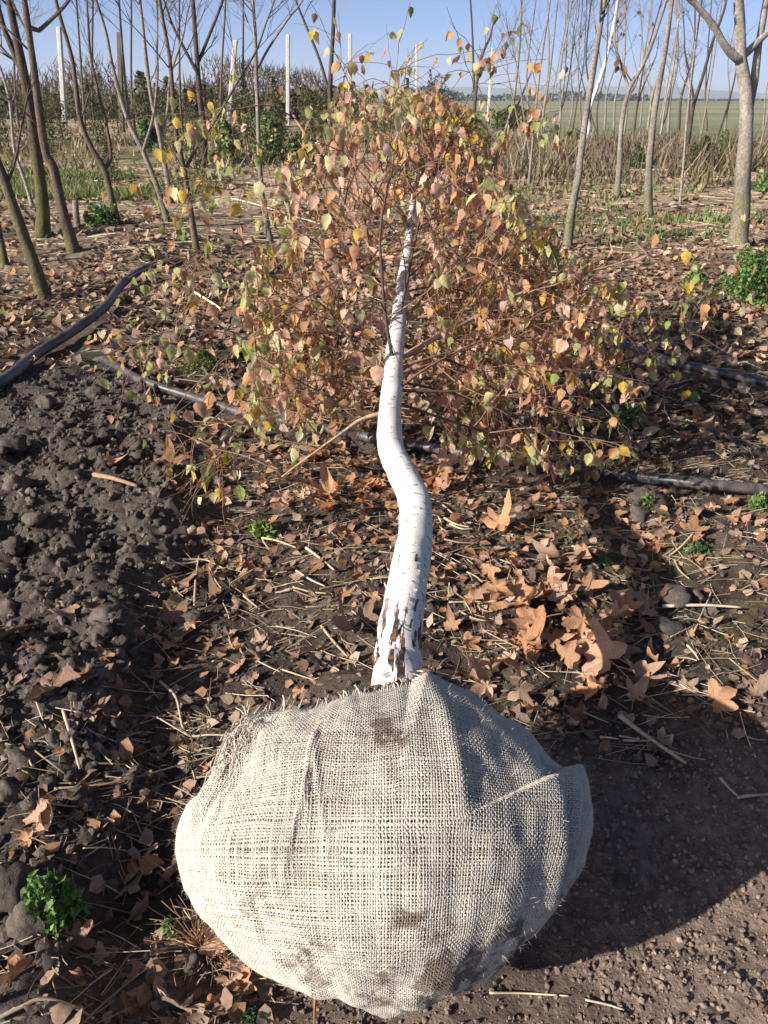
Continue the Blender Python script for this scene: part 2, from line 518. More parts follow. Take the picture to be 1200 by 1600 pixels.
def S0(s, t, off=0.0):
    """sheet coordinates (s, t) in metres -> point on the wrapped ball"""
    s = np.asarray(s, float); t = np.asarray(t, float)
    th, ph = polar(s, t)
    sn = np.sin(np.minimum(th, 3.1)); cs = np.cos(np.minimum(th, 3.1))
    Rel = 1 / np.sqrt((np.cos(ph) / EA) ** 2 + (np.sin(ph) / EB) ** 2)
    k3 = sn ** 1.6
    R = Rel * (1 - k3) + np.interp(ph, fa, Rt) * k3
    # folds and lumps of the cloth
    d = .010 * fbm(s * 5, t * 5, oct=2, s=81) + .0035 * fbm(s * 17, t * 17, oct=2, s=82)
    cr = lambda ax, ay, bx, by, w, a: a * np.exp(-(((s - ax) * (by - ay) - (t - ay) * (bx - ax)) / math.hypot(bx - ax, by - ay) / w) ** 2) * \
        sstep(-.25, .55, ((s - ax) * (bx - ax) + (t - ay) * (by - ay)) / ((bx - ax) ** 2 + (by - ay) ** 2)) * sstep(1.25, .5, ((s - ax) * (bx - ax) + (t - ay) * (by - ay)) / ((bx - ax) ** 2 + (by - ay) ** 2))
    d = d + cr(-.13, .22, -.12, .04, .006, .008) + cr(-.115, .15, -.155, -.04, .006, .008) + cr(-.13, .22, -.085, .0, .006, .005) + cr(-.34, .30, -.40, .08, .016, .016) - cr(-.31, .30, -.36, .06, .012, .016)
    d = d + cr(-.27, .32, -.33, .02, .010, .009) + cr(-.33, .09, -.20, .12, .009, .008) + cr(.10, .30, .13, .05, .02, .008) + cr(.30, .15, .36, -.15, .03, .014)
    d = d - cr(.335, .2, .395, -.12, .02, .016) + cr(-.05, -.2, .12, -.3, .03, -.01) + cr(-.25, -.1, -.12, -.33, .02, .008)
    d = d + off
    P = CB + (R * sn)[..., None] * (np.cos(ph)[..., None] * e1 + np.sin(ph)[..., None] * e2)
    P = P - (np.where(cs > 0, DF, DK) * cs)[..., None] * wv
    nrm = (sn / np.maximum(R, .05))[..., None] * (np.cos(ph)[..., None] * e1 + np.sin(ph)[..., None] * e2) - (cs / np.where(cs > 0, DF, DK))[..., None] * wv
    nrm /= np.linalg.norm(nrm, axis=-1)[..., None] + 1e-9
    P = P + nrm * d[..., None]
    gz = np.maximum(P[..., 2], -.035)
    P = np.stack([P[..., 0], P[..., 1], gz], -1)
    return P, nrm

def dirtmap(s, t):
    px, py, _ = project(S0(s, t)[0])
    m = 0
    for (a, b, ra, rb, k) in ((605, 1150, 32, 20, 1.3), (600, 1110, 22, 24, .9), (690, 1470, 45, 40, .9), (640, 1440, 30, 25, .7), (700, 1540, 110, 40, 1.0), (480, 1490, 40, 30, .7), (600, 1545, 120, 28, .8),
                              (800, 1300, 16, 130, .45), (790, 1470, 40, 70, .8), (880, 1400, 40, 80, .5), (400, 1420, 70, 40, .35)):
        m = m + k * np.exp(-((px - a) / ra) ** 2 - ((py - b) / rb) ** 2)
    nz = fbm(s * 22, t * 22, oct=4, s=91)
    nz2 = fbm(s * 90, t * 90, oct=2, s=92)
    return np.clip(.85 * sstep(.3, 1.5, m * (.85 + .9 * nz + .55 * nz2) + .3 * sstep(.35, .9, nz + .3 * nz2)), 0, 1)

TOPA, TOPB = 58, 138           # between these bearings the cloth ends in a frayed edge
def th_max(ph):
    d = np.degrees(ph)
    inside = sstep(TOPA - 8, TOPA + 4, d) * sstep(TOPB + 8, TOPB - 2, d)
    return (2.02 * (1 - inside) + inside * (1.42 - .15 * sstep(70, 84, d) + .05 * sstep(112, 136, d) + .010 * np.sin(d * .7)))

soil = MB()
gu = np.linspace(-np.pi, np.pi, 161)[:-1]; gr = np.linspace(0.001, math.pi * .985, 60)
G, U = np.meshgrid(gr, gu, indexing='ij')
SS, ST = EA * G * np.cos(U), EB * G * np.sin(U)
P, Nn = S0(SS, ST, -.0065)
vz = P.reshape(-1, 3)
i, j = np.meshgrid(np.arange(59), np.arange(160), indexing='ij'); j2 = (j + 1) % 160
Fq = np.stack([i * 160 + j, i * 160 + j2, (i + 1) * 160 + j2, (i + 1) * 160 + j], -1).reshape(-1, 4)
tm = th_max(polar(SS, ST)[1])
bare = sstep(-.02, .05, G - tm)
dm = dirtmap(SS, ST)
nzc = fbm(P[..., 0] * 30, P[..., 1] * 30, P[..., 2] * 30, oct=3, s=93)
cj = np.array([.29, .255, .21]) * (1 + .35 * nzc)[..., None]
cj = cj * (1 - .6 * dm[..., None])
cc = cj * (1 - bare[..., None]) + np.array([.085, .06, .045]) * bare[..., None]
soil.add(vz - BO, Fq, cc.reshape(-1, 3))
root_ball = soil.build('root_ball', M['lining'], birch)

# --- woven threads
SP = .0046
def clip_ok(s, t):
    th, ph = polar(s, t)
    return (th < np.minimum(th_max(ph) + .012 * _h(np.floor(s / SP), np.floor(t / SP), s * 0, 3), 1.72))
weave = MB()
K = int(.70 / SP)
def threads(vert):
    ii = np.arange(-K, K + 1)
    tt = np.arange(-2 * K, 2 * K + 1) / 2.0
    I, T = np.meshgrid(ii, tt, indexing='ij')
    wob = .55 * vn(I * .9, T * .02, s=5 + vert) * .6 + .35 * vn(I * .31, T * .11, s=6 + vert)
    if vert: s, t = (I + wob) * SP, T * SP
    else: s, t = T * SP, (I + wob) * SP
    ok = clip_ok(s, t)
    P, N = S0(s, t)
    e = 1e-3
    P2, _ = S0(s + (0 if vert else e), t + (e if vert else 0))
    D = P2 - P; D /= np.linalg.norm(D, axis=-1)[..., None] + 1e-12
    side = np.cross(N, D)
    whole = (np.abs(T - np.round(T)) < .1)
    sg = np.where((I + np.round(T)).astype(int) % 2 == 0, 1, -1) * (1 if vert else -1)
    hgt = np.where(whole, sg * .0009, 0.0)
    w = SP * (.285 + .09 * vn(I * 3.7, I * 0 + 1, s=7 + vert) + .05 * vn(I * 1.1, T * .3, s=8 + vert))
    base = P + N * (hgt - .0002)[..., None]
    L = base - side * w[..., None]; Rr = base + side * w[..., None]; Tp = P + N * (hgt + .0012)[..., None]
    V = np.stack([L, Tp, Rr], 2)
    n0, n1 = I.shape
    a, b = np.meshgrid(np.arange(n0), np.arange(n1 - 1), indexing='ij')
    k = (ok[:, :-1] & ok[:, 1:])
    a, b = a[k], b[k]
    q0 = (a * n1 + b) * 3; q1 = (a * n1 + b + 1) * 3
    F = np.vstack([np.stack([q0, q0 + 1, q1 + 1, q1], -1), np.stack([q0 + 1, q0 + 2, q1 + 2, q1 + 1], -1)])
    tone = 1 + .16 * vn(I * 5.1, I * 0 + .5, s=9 + vert) + .14 * vn(I * .7, T * .25, s=10 + vert)
    patch = fbm(s * 6, t * 6, oct=3, s=15)
    C = np.array([.48, .435, .37]) * (tone + .12 * patch)[..., None]
    dmm = dirtmap(s, t)
    C = C * (1 - dmm[..., None]) + np.array([.13, .095, .07]) * dmm[..., None]
    C = np.repeat(C[:, :, None], 3, 2)
    used = np.unique(F); rm = -np.ones(V.size // 3, np.int64); rm[used] = np.arange(len(used))
    weave.add(V.reshape(-1, 3)[used] - BO, rm[F], C.reshape(-1, 3)[used])
threads(1); threads(0)
wv_o = weave.build('burlap_wrap', M['burlap'], root_ball, kind='stuff')
wv_o['label'] = 'coarse pale jute weave wrapped round the root ball'

# --- frayed edge
fr = MB()
for k in range(-80, 60):
    s = k * SP
    ts = np.linspace(.2, .7, 260)
    ok = clip_ok(np.full(260, s), ts)
    if ok[0] and not ok.all():
        t0 = ts[np.argmin(ok)]
        ph = math.degrees(float(polar(s, t0)[1]))
        if not (TOPA - 6 < ph < TOPB + 8): continue
        Pa, Na = S0(np.array([s, s]), np.array([t0 - .012, t0 - .004]))
        up = Pa[1] - Pa[0]; up /= np.linalg.norm(up)
        L = rng.uniform(.026, .052) * (1.4 if ph > 128 else 1)
        out = Na[1] * rng.uniform(.0, .35) + up * 1.2 + np.array([rng.normal() * .22, 0, .25 + rng.normal() * .1])
        out /= np.linalg.norm(out)
        bend = np.array([rng.normal() * .3, rng.normal() * .2, -.25])
        pts = [Pa[0], Pa[1] + Na[1] * .001] + [Pa[1] + out * L * f + bend * L * f * f * .6 for f in (.35, .7, 1)]
        V, F, _ = tube(pts, [.0016, .0018, .0017, .0014, .0010], 4)
        fr.add(V - BO, F, np.array([.60, .52, .42]) * rng.uniform(.85, 1.15))
for k in range(90):               # tangled strands at the gathered corner
    s, t = sheet(rng.uniform(1.05, 1.45), rng.uniform(131, 150))
    q = [S0(np.array([s + rng.normal() * .004 - f * .03]), np.array([t - f * .10]), rng.uniform(.002, .012))[0][0] for f in np.linspace(0, rng.uniform(.4, 1), 6)]
    V, F, _ = tube(q, .0010, 4); fr.add(V - BO, F, np.array([.54, .47, .38]) * rng.uniform(.75, 1.1))
fr.build('frayed_edge', M['burlap'], root_ball, kind='stuff')

# --- loose fibres standing off the cloth
fz = MB()
n = 3800
pr = rng.uniform(-.68, .68, (n * 2, 2)); th = polar(pr[:, 0], pr[:, 1])[0]
keep = clip_ok(pr[:, 0], pr[:, 1]) & (rng.random(n * 2) < .35 + .65 * sstep(1.1, 1.6, th)); pr = pr[keep][:n]
P, N = S0(pr[:, 0], pr[:, 1], .001)
d1 = rng.normal(size=P.shape) * .8 + N * .7; d1 /= np.linalg.norm(d1, axis=1)[:, None]
d2 = rng.normal(size=P.shape) + N * .4; d2 /= np.linalg.norm(d2, axis=1)[:, None]
Lf = rng.uniform(.004, .013, len(P))[:, None]
Q1 = P + d1 * Lf; Q2 = Q1 + d2 * Lf * .8
sd = np.cross(d1, d2); sd /= np.linalg.norm(sd, axis=1)[:, None] + 1e-9; sd *= .00028
V = np.stack([P - sd, P + sd, Q1 + sd, Q1 - sd, Q2], 1)
b0 = np.arange(len(P))[:, None] * 5
fz.add(V.reshape(-1, 3) - BO, {4: b0 + np.array([[0, 1, 2, 3]]), 3: b0 + np.array([[3, 2, 4]])}, np.repeat(np.array([.55, .47, .37])[None] * rng.uniform(.6, 1.1, (len(P), 1)), 5, 0))
fz.build('stray_fibers', M['burlap'], root_ball, kind='stuff')

# --- trunk
TR = [(622, 1075, 1.13, .108), (622, 1040, 1.22, .104), (625, 985, 1.31, .100), (638, 905, 1.46, .094), (648, 840, 1.615, .091), (648, 785, 1.77, .089), (629, 742, 1.93, .086),
      (611, 700, 2.10, .082), (609, 650, 2.33, .078), (613, 600, 2.56, .074), (616, 558, 2.76, .071), (623, 500, 3.07, .066), (630, 440, 3.42, .058), (637, 395, 3.70, .050), (642, 345, 3.98, .034),
      (648, 290, 4.25, .022), (652, 235, 4.5, .014), (660, 180, 4.75, .007)]
tp = np.array([at(a, b, c) for a, b, c, d in TR]); td = np.array([d for *_, d in TR])
tp = np.vstack([tp[0] + np.array([0, -.16, -.06]), tp]); td = np.concatenate([[.11], td])
TPs = catmull(tp, 170); TDs = np.interp(np.linspace(0, len(td) - 1, 170), np.arange(len(td)), td) / 2
TDs *= 1 + .03 * vn(np.arange(170) * .35, np.zeros(170), s=33)
V, F, uv = tube(TPs, TDs, 28, rough=.05, seed=3)
trunk = MB(); trunk.add(V - BO, F, (.8, .8, .8), uv)
trunk.build('trunk', M['birch'], birch)
# lifting flakes of outer bark
tarc = np.concatenate([[0], np.cumsum(np.linalg.norm(np.diff(TPs, axis=0), axis=1))])
TT = np.gradient(TPs, axis=0); TT /= np.linalg.norm(TT, axis=1)[:, None]
for k in range(60):
    foot = k < 30
    ii = int(np.interp(rng.uniform(.22, .55) if foot else rng.uniform(.5, 2.2), tarc, np.arange(170)))
    a = rng.uniform(0, 2 * np.pi)
    nA = np.cross(TT[ii], [0, 0, 1.]); nA /= np.linalg.norm(nA); nB = np.cross(nA, TT[ii])
    nn = math.cos(a) * nA + math.sin(a) * nB; sd = np.cross(TT[ii], nn)
    if nn[2] < -.3: continue
    c0 = TPs[ii] + nn * (TDs[ii] + .0005)
    w, l = (rng.uniform(.0015, .0035), rng.uniform(.006, .016)) if foot else (rng.uniform(.004, .010), rng.uniform(.0007, .0016))
    g = []
    for u in np.linspace(-1, 1, 4):
        for v_ in np.linspace(-1, 1, 3):
            lift = .0055 * max(0, u if foot else v_) ** 2 + .0012
            g.append(c0 + sd * w * v_ * (1 + .3 * rng.normal() * .5) + TT[ii] * l * u + nn * lift - nn * (w * v_) ** 2 / TDs[ii] * .5)
    fk = MB(); idx = np.array([[r * 3 + c, r * 3 + c + 1, r * 3 + c + 4, r * 3 + c + 3] for r in range(3) for c in range(2)])
    dk = rng.random() < (.4 if foot else .75)
    fk.add(np.array(g) - BO, idx, (.05, .042, .038) if dk else (.66, .62, .57))
    fk.build('bark_flake', M['bark'], birch)

# --- crown
BR = MB
leaf_pts = []          # (position, size, colourfulness px,py)
CROWN = np.array([(395, 590), (372, 480), (385, 395), (420, 300), (455, 210), (520, 150), (600, 125), (690, 140), (755, 175), (790, 270), (850, 345), (930, 400), (1010, 455), (1035, 560), (1010, 650), (990, 715), (880, 735), (760, 715), (640, 700),
                  (560, 690), (490, 700), (420, 690), (380, 650)], float)
def in_poly(px, py, poly=CROWN):
    c = False; n = len(poly); j = n - 1
    for i in range(n):
        if (poly[i][1] > py) != (poly[j][1] > py) and px < (poly[j][0] - poly[i][0]) * (py - poly[i][1]) / (poly[j][1] - poly[i][1]) + poly[i][0]: c = not c
        j = i
    return c

def wander(p0, d0, L, n, bendz=-.05, jit=.12, aim=None):
    P = [np.array(p0, float)]; d = np.array(d0, float); d /= np.linalg.norm(d)
    for k in range(n):
        d = d + np.array([rnd.gauss(0, jit), rnd.gauss(0, jit), rnd.gauss(0, jit) + bendz])
        if aim is not None: d += aim
        d /= np.linalg.norm(d)
        q = P[-1] + d * L / n
        if q[2] < .04: q[2] = .04 + rnd.random() * .03; d[2] = abs(d[2]) * .3
        P.append(q)
    return np.array(P)

def outside(q):
    px, py, _ = project(q)
    return not in_poly(px, py)

TWIG_COLS = [(.15, .085, .055), (.20, .115, .07), (.10, .06, .045), (.24, .15, .095)]
def leafy_twig(mbr, p0, d0, L, r, col_, dens=1.0, force=False):
    P = wander(p0, d0, L, 7, -.05, .13)
    if not force:
        k = 2
        while k < len(P) and not outside(P[k]): k += 1
        P = P[:k]
        if len(P) < 3: return
    R = np.linspace(r, .0009, len(P))
    V, F, uv = tube(P, R, 4); mbr.add(V - BO, F, col_, uv)
    nl = int(L * 25 * dens * (.7 + .6 * rnd.random()))
    for k in range(nl):
        f = (rnd.random() ** .8) * (len(P) - 1.01); i0 = int(f); q = P[i0] * (1 - f + i0) + P[i0 + 1] * (f - i0)
        leaf_pts.append((q, P[-1]))

def grow(path, r0, r1, col_, nsec=9, seclen=(.3, .75), dens=1.0, start=.18, name='branch', force=False, sides=7):
    P = catmull(path, max(8, len(path) * 5))
    R = np.linspace(r0, r1, len(P))
    m_ = MB(); V, F, uv = tube(P, R, sides, rough=.08); m_.add(V - BO, F, col_, uv)
    n = len(P)
    for k in range(nsec):
        f = start + (1 - start) * (k + rnd.random() * .8) / nsec
        i0 = min(n - 2, int(f * (n - 1)))
        T = P[i0 + 1] - P[i0]; T /= np.linalg.norm(T)
        v = np.array([rnd.gauss(0, 1), rnd.gauss(0, 1), rnd.gauss(.05, .8)]); v -= T * v.dot(T); v /= np.linalg.norm(v)
        d = T * rnd.uniform(.4, 1.0) + v
        L = rnd.uniform(*seclen) * (1.1 - .5 * f)
        Ps = wander(P[i0], d, L, 7, -.03, .12)
        if not force:
            kk = 2
            while kk < len(Ps) and not outside(Ps[kk]): kk += 1
            Ps = Ps[:kk]
        if len(Ps) < 3: continue
        cs = TWIG_COLS[rnd.randrange(4)]
        V, F, uv = tube(Ps, np.linspace(max(.0022, R[i0] * .5), .0013, len(Ps)), 5); m_.add(V - BO, F, cs, uv)
        for q in range(rnd.randint(3, 5)):
            i1 = rnd.randrange(1, len(Ps) - 1)
            T2 = Ps[i1 + 1] - Ps[i1]; T2 /= np.linalg.norm(T2) + 1e-9
            leafy_twig(m_, Ps[i1], T2 * .8 + np.array([rnd.gauss(0, .6), rnd.gauss(0, .6), rnd.gauss(-.1, .6)]), rnd.uniform(.14, .38), .0016, cs, dens, force)
        leafy_twig(m_, Ps[-1], Ps[-1] - Ps[-2], rnd.uniform(.12, .3), .0014, cs, dens, force)
    leafy_twig(m_, P[-1], P[-1] - P[-2], .3, .0018, col_, dens, force)
    return m_.build(name, M['twig'], birch)

pink, brown, dark, grey = (.50, .30, .20), (.33, .23, .155), (.075, .055, .048), (.22, .16, .12)
def trunk_at(f_py):
    k = np.argmin(np.abs(project(TPs)[1] - f_py)); return TPs[k], TDs[k]
# branches that can be followed in the photograph: (pixels with distance), radii, colour
traced = [
    ([(628, 568, 2.74), (690, 523, 2.86), (760, 487, 2.98), (850, 442, 3.1), (945, 418, 3.2), (1000, 400, 3.25)], .012, .003, brown, 8),
    ([(636, 500, 3.08), (700, 492, 3.15), (750, 480, 3.25), (800, 460, 3.4)], .009, .003, brown, 7),
    ([(620, 540, 2.86), (680, 555, 2.9), (740, 580, 2.95), (830, 620, 3.0), (930, 665, 3.05)], .009, .002, (.12, .075, .055), 9),
    ([(615, 612, 2.52), (690, 612, 2.58), (770, 610, 2.66), (860, 618, 2.8)], .007, .002, (.12, .085, .06), 8),
    ([(612, 630, 2.45), (680, 650, 2.5), (760, 675, 2.6), (850, 695, 2.7)], .006, .002, (.12, .075, .055), 7),
    ([(612, 515, 3.0), (560, 522, 3.05), (530, 514, 3.1), (490, 523, 3.15), (450, 520, 3.2), (400, 527, 3.25)], .013, .004, pink, 8),
    ([(600, 575, 2.68), (560, 555, 2.75), (520, 545, 2.85), (460, 548, 3.0), (400, 560, 3.1)], .008, .002, brown, 8),
    ([(596, 640, 2.38), (565, 655, 2.36), (540, 672, 2.34), (490, 708, 2.30), (440, 745, 2.28)], .008, .0025, brown, 5),
    ([(628, 408, 3.62), (590, 395, 3.66), (555, 345, 3.7), (515, 280, 3.7), (480, 215, 3.7), (458, 180, 3.7)], .015, .005, pink, 8),
    ([(622, 470, 3.25), (585, 432, 3.3), (550, 375, 3.3), (520, 320, 3.3), (490, 265, 3.25)], .014, .004, pink, 8),
    ([(608, 568, 2.70), (603, 500, 2.72), (597, 430, 2.74), (594, 370, 2.76), (601, 315, 2.78), (612, 270, 2.8)], .0075, .003, dark, 6),
    ([(627, 502, 3.03), (636, 440, 3.1), (650, 370, 3.15), (668, 315, 3.2), (700, 290, 3.25)], .006, .002, dark, 5),
    ([(640, 405, 3.64), (680, 380, 3.7), (720, 350, 3.8), (760, 320, 3.95)], .008, .003, brown, 7),
    ([(644, 350, 3.95), (675, 290, 4.0), (700, 230, 4.05), (715, 170, 4.1)], .008, .002, dark, 7),
    ([(640, 360, 3.9), (610, 300, 3.95), (585, 230, 4.0), (560, 160, 4.0)], .008, .002, brown, 7),
]
for pts, r0, r1, cl, ns in traced:
    P = np.array([at(*p) for p in pts])
    k = np.argmin(np.linalg.norm(TPs - P[0], axis=1)); P[0] = TPs[k]
    grow(P, r0, r1, cl, ns + 3)
# many more round the stem
for k in range(26):
    f = rnd.uniform(0, 1) ** .8
    i0 = int(np.interp(f, [0, 1], [84, 163])); p0 = TPs[i0]; T = TT[i0]
    side = rnd.choice([1, 1, -1])
    v = np.array([side * rnd.uniform(.5, 1.2), rnd.uniform(-.1, .5), rnd.uniform(-.45, .75)])
    L = rnd.uniform(.6, 1.2) * (1.25 if side > 0 else .9) * (1.05 - .45 * f)
    P = wander(p0, T * .55 + v, L, 6, -.02, .08)
    kk = 3
    while kk < len(P) and not outside(P[kk]): kk += 1
    grow(P[:kk], .006 - .003 * f, .0018, TWIG_COLS[rnd.randrange(4)], 9)
# thin sprays reaching beyond the crown's mass
sprays = [[(470, 190, 3.7), (420, 165, 3.6), (370, 170, 3.55), (310, 175, 3.5)], [(500, 270, 3.3), (430, 290, 3.2), (350, 285, 3.1), (270, 275, 3.05)], [(560, 160, 4.0), (545, 130, 3.95), (530, 95, 3.9)],
          [(600, 300, 3.9), (612, 180, 3.9), (622, 85, 3.9)], [(715, 180, 4.1), (740, 140, 4.1), (752, 95, 4.1)], [(760, 330, 3.9), (790, 230, 3.9), (810, 180, 3.9)], [(400, 440, 3.2), (340, 400, 3.15), (290, 400, 3.1)],
          [(960, 415, 3.2), (1040, 410, 3.2), (1125, 430, 3.25)], [(900, 470, 3.1), (980, 480, 3.1), (1040, 520, 3.1)], [(390, 530, 3.2), (320, 515, 3.15), (250, 520, 3.1), (215, 540, 3.1)],
          [(400, 600, 2.9), (350, 640, 2.8), (305, 690, 2.75), (300, 760, 2.7)], [(950, 640, 3.0), (985, 690, 2.95), (980, 740, 2.9)], [(440, 740, 2.28), (390, 715, 2.3), (330, 700, 2.4)], [(600, 400, 3.0), (470, 470, 2.7), (400, 520, 2.6), (340, 570, 2.55)]]
for pts in sprays:
    grow(np.array([at(*p) for p in pts]), .0035, .0012, (.20, .13, .09), 4, (.08, .2), .55, .5, force=True, sides=5)

# leaves hang from short stalks
def birch_leaf_mesh(seed):
    r = random.Random(seed)
    n = 9
    xs = np.linspace(0, 1, n)
    w = .40 * np.sin(np.pi * np.clip(xs, 0, 1) ** .62) ** .9 * (1 - .25 * xs)
    w[0] = .02; w[-1] = 0
    w[1::2] *= .9
    fold, curl, tw = r.uniform(.1, .7), r.uniform(-.5, .9), r.uniform(-.5, .5)
    V = []
    for k in range(n):
        z0 = curl * xs[k] ** 2 * .35
        for sgn in (-1, 0, 1):
            z = z0 + fold * w[k] * abs(sgn) + tw * sgn * w[k] * xs[k] + .03 * r.gauss(0, 1) * abs(sgn)
            V.append((sgn * w[k], -xs[k], z))
    F = []
    for k in range(n - 1):
        for c in (0, 1):
            F.append((k * 3 + c, k * 3 + c + 1, k * 3 + c + 4, k * 3 + c + 3))
    V = np.array(V); V[:, 1] -= .25
    st = np.array([(-.012, 0, 0), (.012, 0, 0), (.012, -.27, 0), (-.012, -.27, 0)])
    V = np.vstack([V, st]); F.append((27, 28, 29, 30))
    return V, np.array(F)
LV = [birch_leaf_mesh(s) for s in range(10)]
LM = []
for V, F in LV:
    m_ = MB(); m_.add(V, F); LM.append(m_.mesh('birch_leaf', M['leaf_obj'], True))
LP = []
for q, tip in leaf_pts:
    if q[2] < .05: q = q + np.array([0, 0, .05])
    LP.append(q)
LP = np.array(LP)
tpx, tpy, tdp = project(TPs)
px, py, dep = project(LP)
keepl = np.ones(len(LP), bool)
for k in range(len(LP)):
    j = np.argmin(np.abs(tpy - py[k])) if py[k] > 330 else None
    if j is not None and abs(px[k] - tpx[j]) < 26 and dep[k] < tdp[j] + .1: keepl[k] = False
    if py[k] > 640 and rnd.random() < .5: keepl[k] = False
    if LP[k][0] < .35 and rnd.random() < .42: keepl[k] = False
    if LP[k][0] >= .35 and rnd.random() < .32: keepl[k] = False
LP = LP[keepl]
nL = len(LP)
px, py, dep = project(LP)
sz = np.clip(rng.normal(.047, .008, nL), .028, .066)
# the yellow-green ones sit at the outer sprays, as in the photo
edge = np.array([0.0 if in_poly(600 + (a - 640) * 1.22 + 40, 440 + (b - 440) * 1.2) else 1.0 for a, b in zip(px, py)])
g_p = np.where(edge > 0, .58, .22) + .25 * sstep(520, 350, px) * sstep(480, 150, py)
cls = rng.random(nL)
PAL_B = np.array([(.48, .275, .18), (.56, .35, .245), (.43, .215, .12), (.61, .42, .32), (.50, .285, .15), (.56, .31, .135), (.38, .20, .125)])
PAL_G = np.array([(.48, .44, .20), (.38, .38, .15), (.58, .53, .29), (.54, .38, .07), (.24, .29, .08), (.56, .50, .27)])
LC = np.where((cls < g_p)[:, None], PAL_G[rng.integers(0, 6, nL)], PAL_B[rng.integers(0, 7, nL)]) * rng.uniform(.9, 1.3, (nL, 1))
# hang straight down with some scatter
yaw = rng.uniform(0, 2 * np.pi, nL); tilt = rng.normal(0, .38, nL); roll = rng.normal(0, .35, nL)
def leaf_matrix(k):
    # local -Y is the blade direction: turn it to -Z, then scatter
    return Euler((math.pi / 2 + tilt[k], roll[k], yaw[k]), 'XYZ').to_matrix()
order = np.argsort(-(sz / dep) * np.where((px > 0) & (px < 1200), 1, 0) - np.where(edge > 0, .004, 0))
big = set(order[:290].tolist())
fol = MB()
for k in range(nL):
    R3m = leaf_matrix(k)
    vi = k % 10
    if k in big:
        o = obj('leaf', LM[vi], birch)
        o.matrix_local = Matrix.Translation(Vector(LP[k] - BO)) @ R3m.to_4x4() @ Matrix.Scale(sz[k], 4)
        o.color = (*LC[k], 1)
    else:
        V, F = LV[vi]
        W = (V * sz[k]) @ np.array(R3m).T + LP[k]
        W[:, 2] = np.maximum(W[:, 2], .012)
        fol.add(W - BO, F, LC[k])
fol.build('foliage', M['leaf_stuff'], birch, kind='stuff')
print('birch leaves', nL)

# ================================================================== PIPES
PIPES = []
def pipe(name, pts, dia, mat, label, sink=(0, 0), lift=.0):
    P = np.array([gp(a, b, dia * .5 + l) for a, b, l in pts])
    P[0, 2] -= sink[0]; P[-1, 2] -= sink[1]
    C = catmull(P, 26 * len(pts) // 2)
    k = np.exp(-np.linspace(-2, 2, 9) ** 2); k /= k.sum()
    zz = np.convolve(np.pad(C[:, 2], 4, mode='edge'), k, 'valid')
    C[:, 2] = np.maximum(zz, C[:, 2] - .003)
    PIPES.append(C[::3])
    V, F, uv = tube(C, (dia / 2) * (1 + .015 * vn(np.arange(len(C)) * .7, np.zeros(len(C)), s=8)), 20)
    m_ = MB(); m_.add(V - P[0], F, (1, 1, 1), uv)
    o = m_.build(name, mat); o.location = P[0]
    return tag(o, label, 'pipe', 'irrigation pipes on the nursery soil')
pipe('irrigation_hose', [(-170, 690, 0), (-80, 632, 0), (0, 585, .01), (60, 551, .02), (120, 513, .03), (165, 478, .03), (192, 443, .03), (230, 418, .03), (275, 408, .0), (330, 408, 0)], .068, M['hose'],
     'thick blue-black hose curving past bare sapling trunks', (0, .07))
pipe('irrigation_pipe', [(140, 552, 0), (165, 563, 0), (220, 594, 0), (300, 627, 0), (380, 645, .0), (450, 659, 0), (520, 672, 0), (580, 684, .01), (660, 697, .015), (750, 711, .02), (830, 721, .02), (920, 736, .02), (1000, 745, .02), (1100, 756, .02), (1200, 766, .02), (1330, 780, .02)],
     .05, M['pipe'], 'long glossy black pipe running on the soil beneath the white trunk', (.07, 0))
pipe('irrigation_pipe', [(780, 462, 0), (830, 484, 0), (890, 508, 0), (960, 533, 0), (1040, 563, 0), (1100, 577, 0), (1200, 599, 0), (1320, 625, 0)], .055, M['pipe'], 'black pipe lying behind the crown of the lying birch', (.05, 0))

# ================================================================== STANDING TREES
def limb_path(p0, d, L, n=6, up=.06, jit=.10):
    P = [np.array(p0, float)]; d = np.array(d, float) / np.linalg.norm(d)
    for k in range(n):
        d = d + np.array([rnd.gauss(0, jit), rnd.gauss(0, jit), rnd.gauss(0, jit * .6) + up]); d /= np.linalg.norm(d)
        P.append(P[-1] + d * L / n)
    return np.array(P)

def twiggy(m_, P, r, c, nsub, lens, base):
    V, F, uv = tube(P, np.linspace(r, max(.0016, r * .25), len(P)), 5, rough=.06); m_.add(V - base, F, c, uv)
    for k in range(nsub):
        f = .2 + .75 * rnd.random(); i0 = min(len(P) - 2, int(f * (len(P) - 1)))
        T = P[i0 + 1] - P[i0]; T /= np.linalg.norm(T)
        d = T + np.array([rnd.gauss(0, .6), rnd.gauss(0, .6), rnd.gauss(.15, .3)])
        Q = limb_path(P[i0], d, rnd.uniform(*lens), 4, .05, .13)
        V, F, uv = tube(Q, np.linspace(max(.0025, r * .4), .0013, len(Q)), 4); m_.add(V - base, F, c, uv)
        if rnd.random() < .6:
            Q2 = limb_path(Q[2], Q[3] - Q[2] + np.array([rnd.gauss(0, .05), rnd.gauss(0, .05), .02]), rnd.uniform(.15, .35), 3, .04, .12)
            V, F, uv = tube(Q2, np.linspace(.0022, .0012, len(Q2)), 3); m_.add(V - base, F, c, uv)

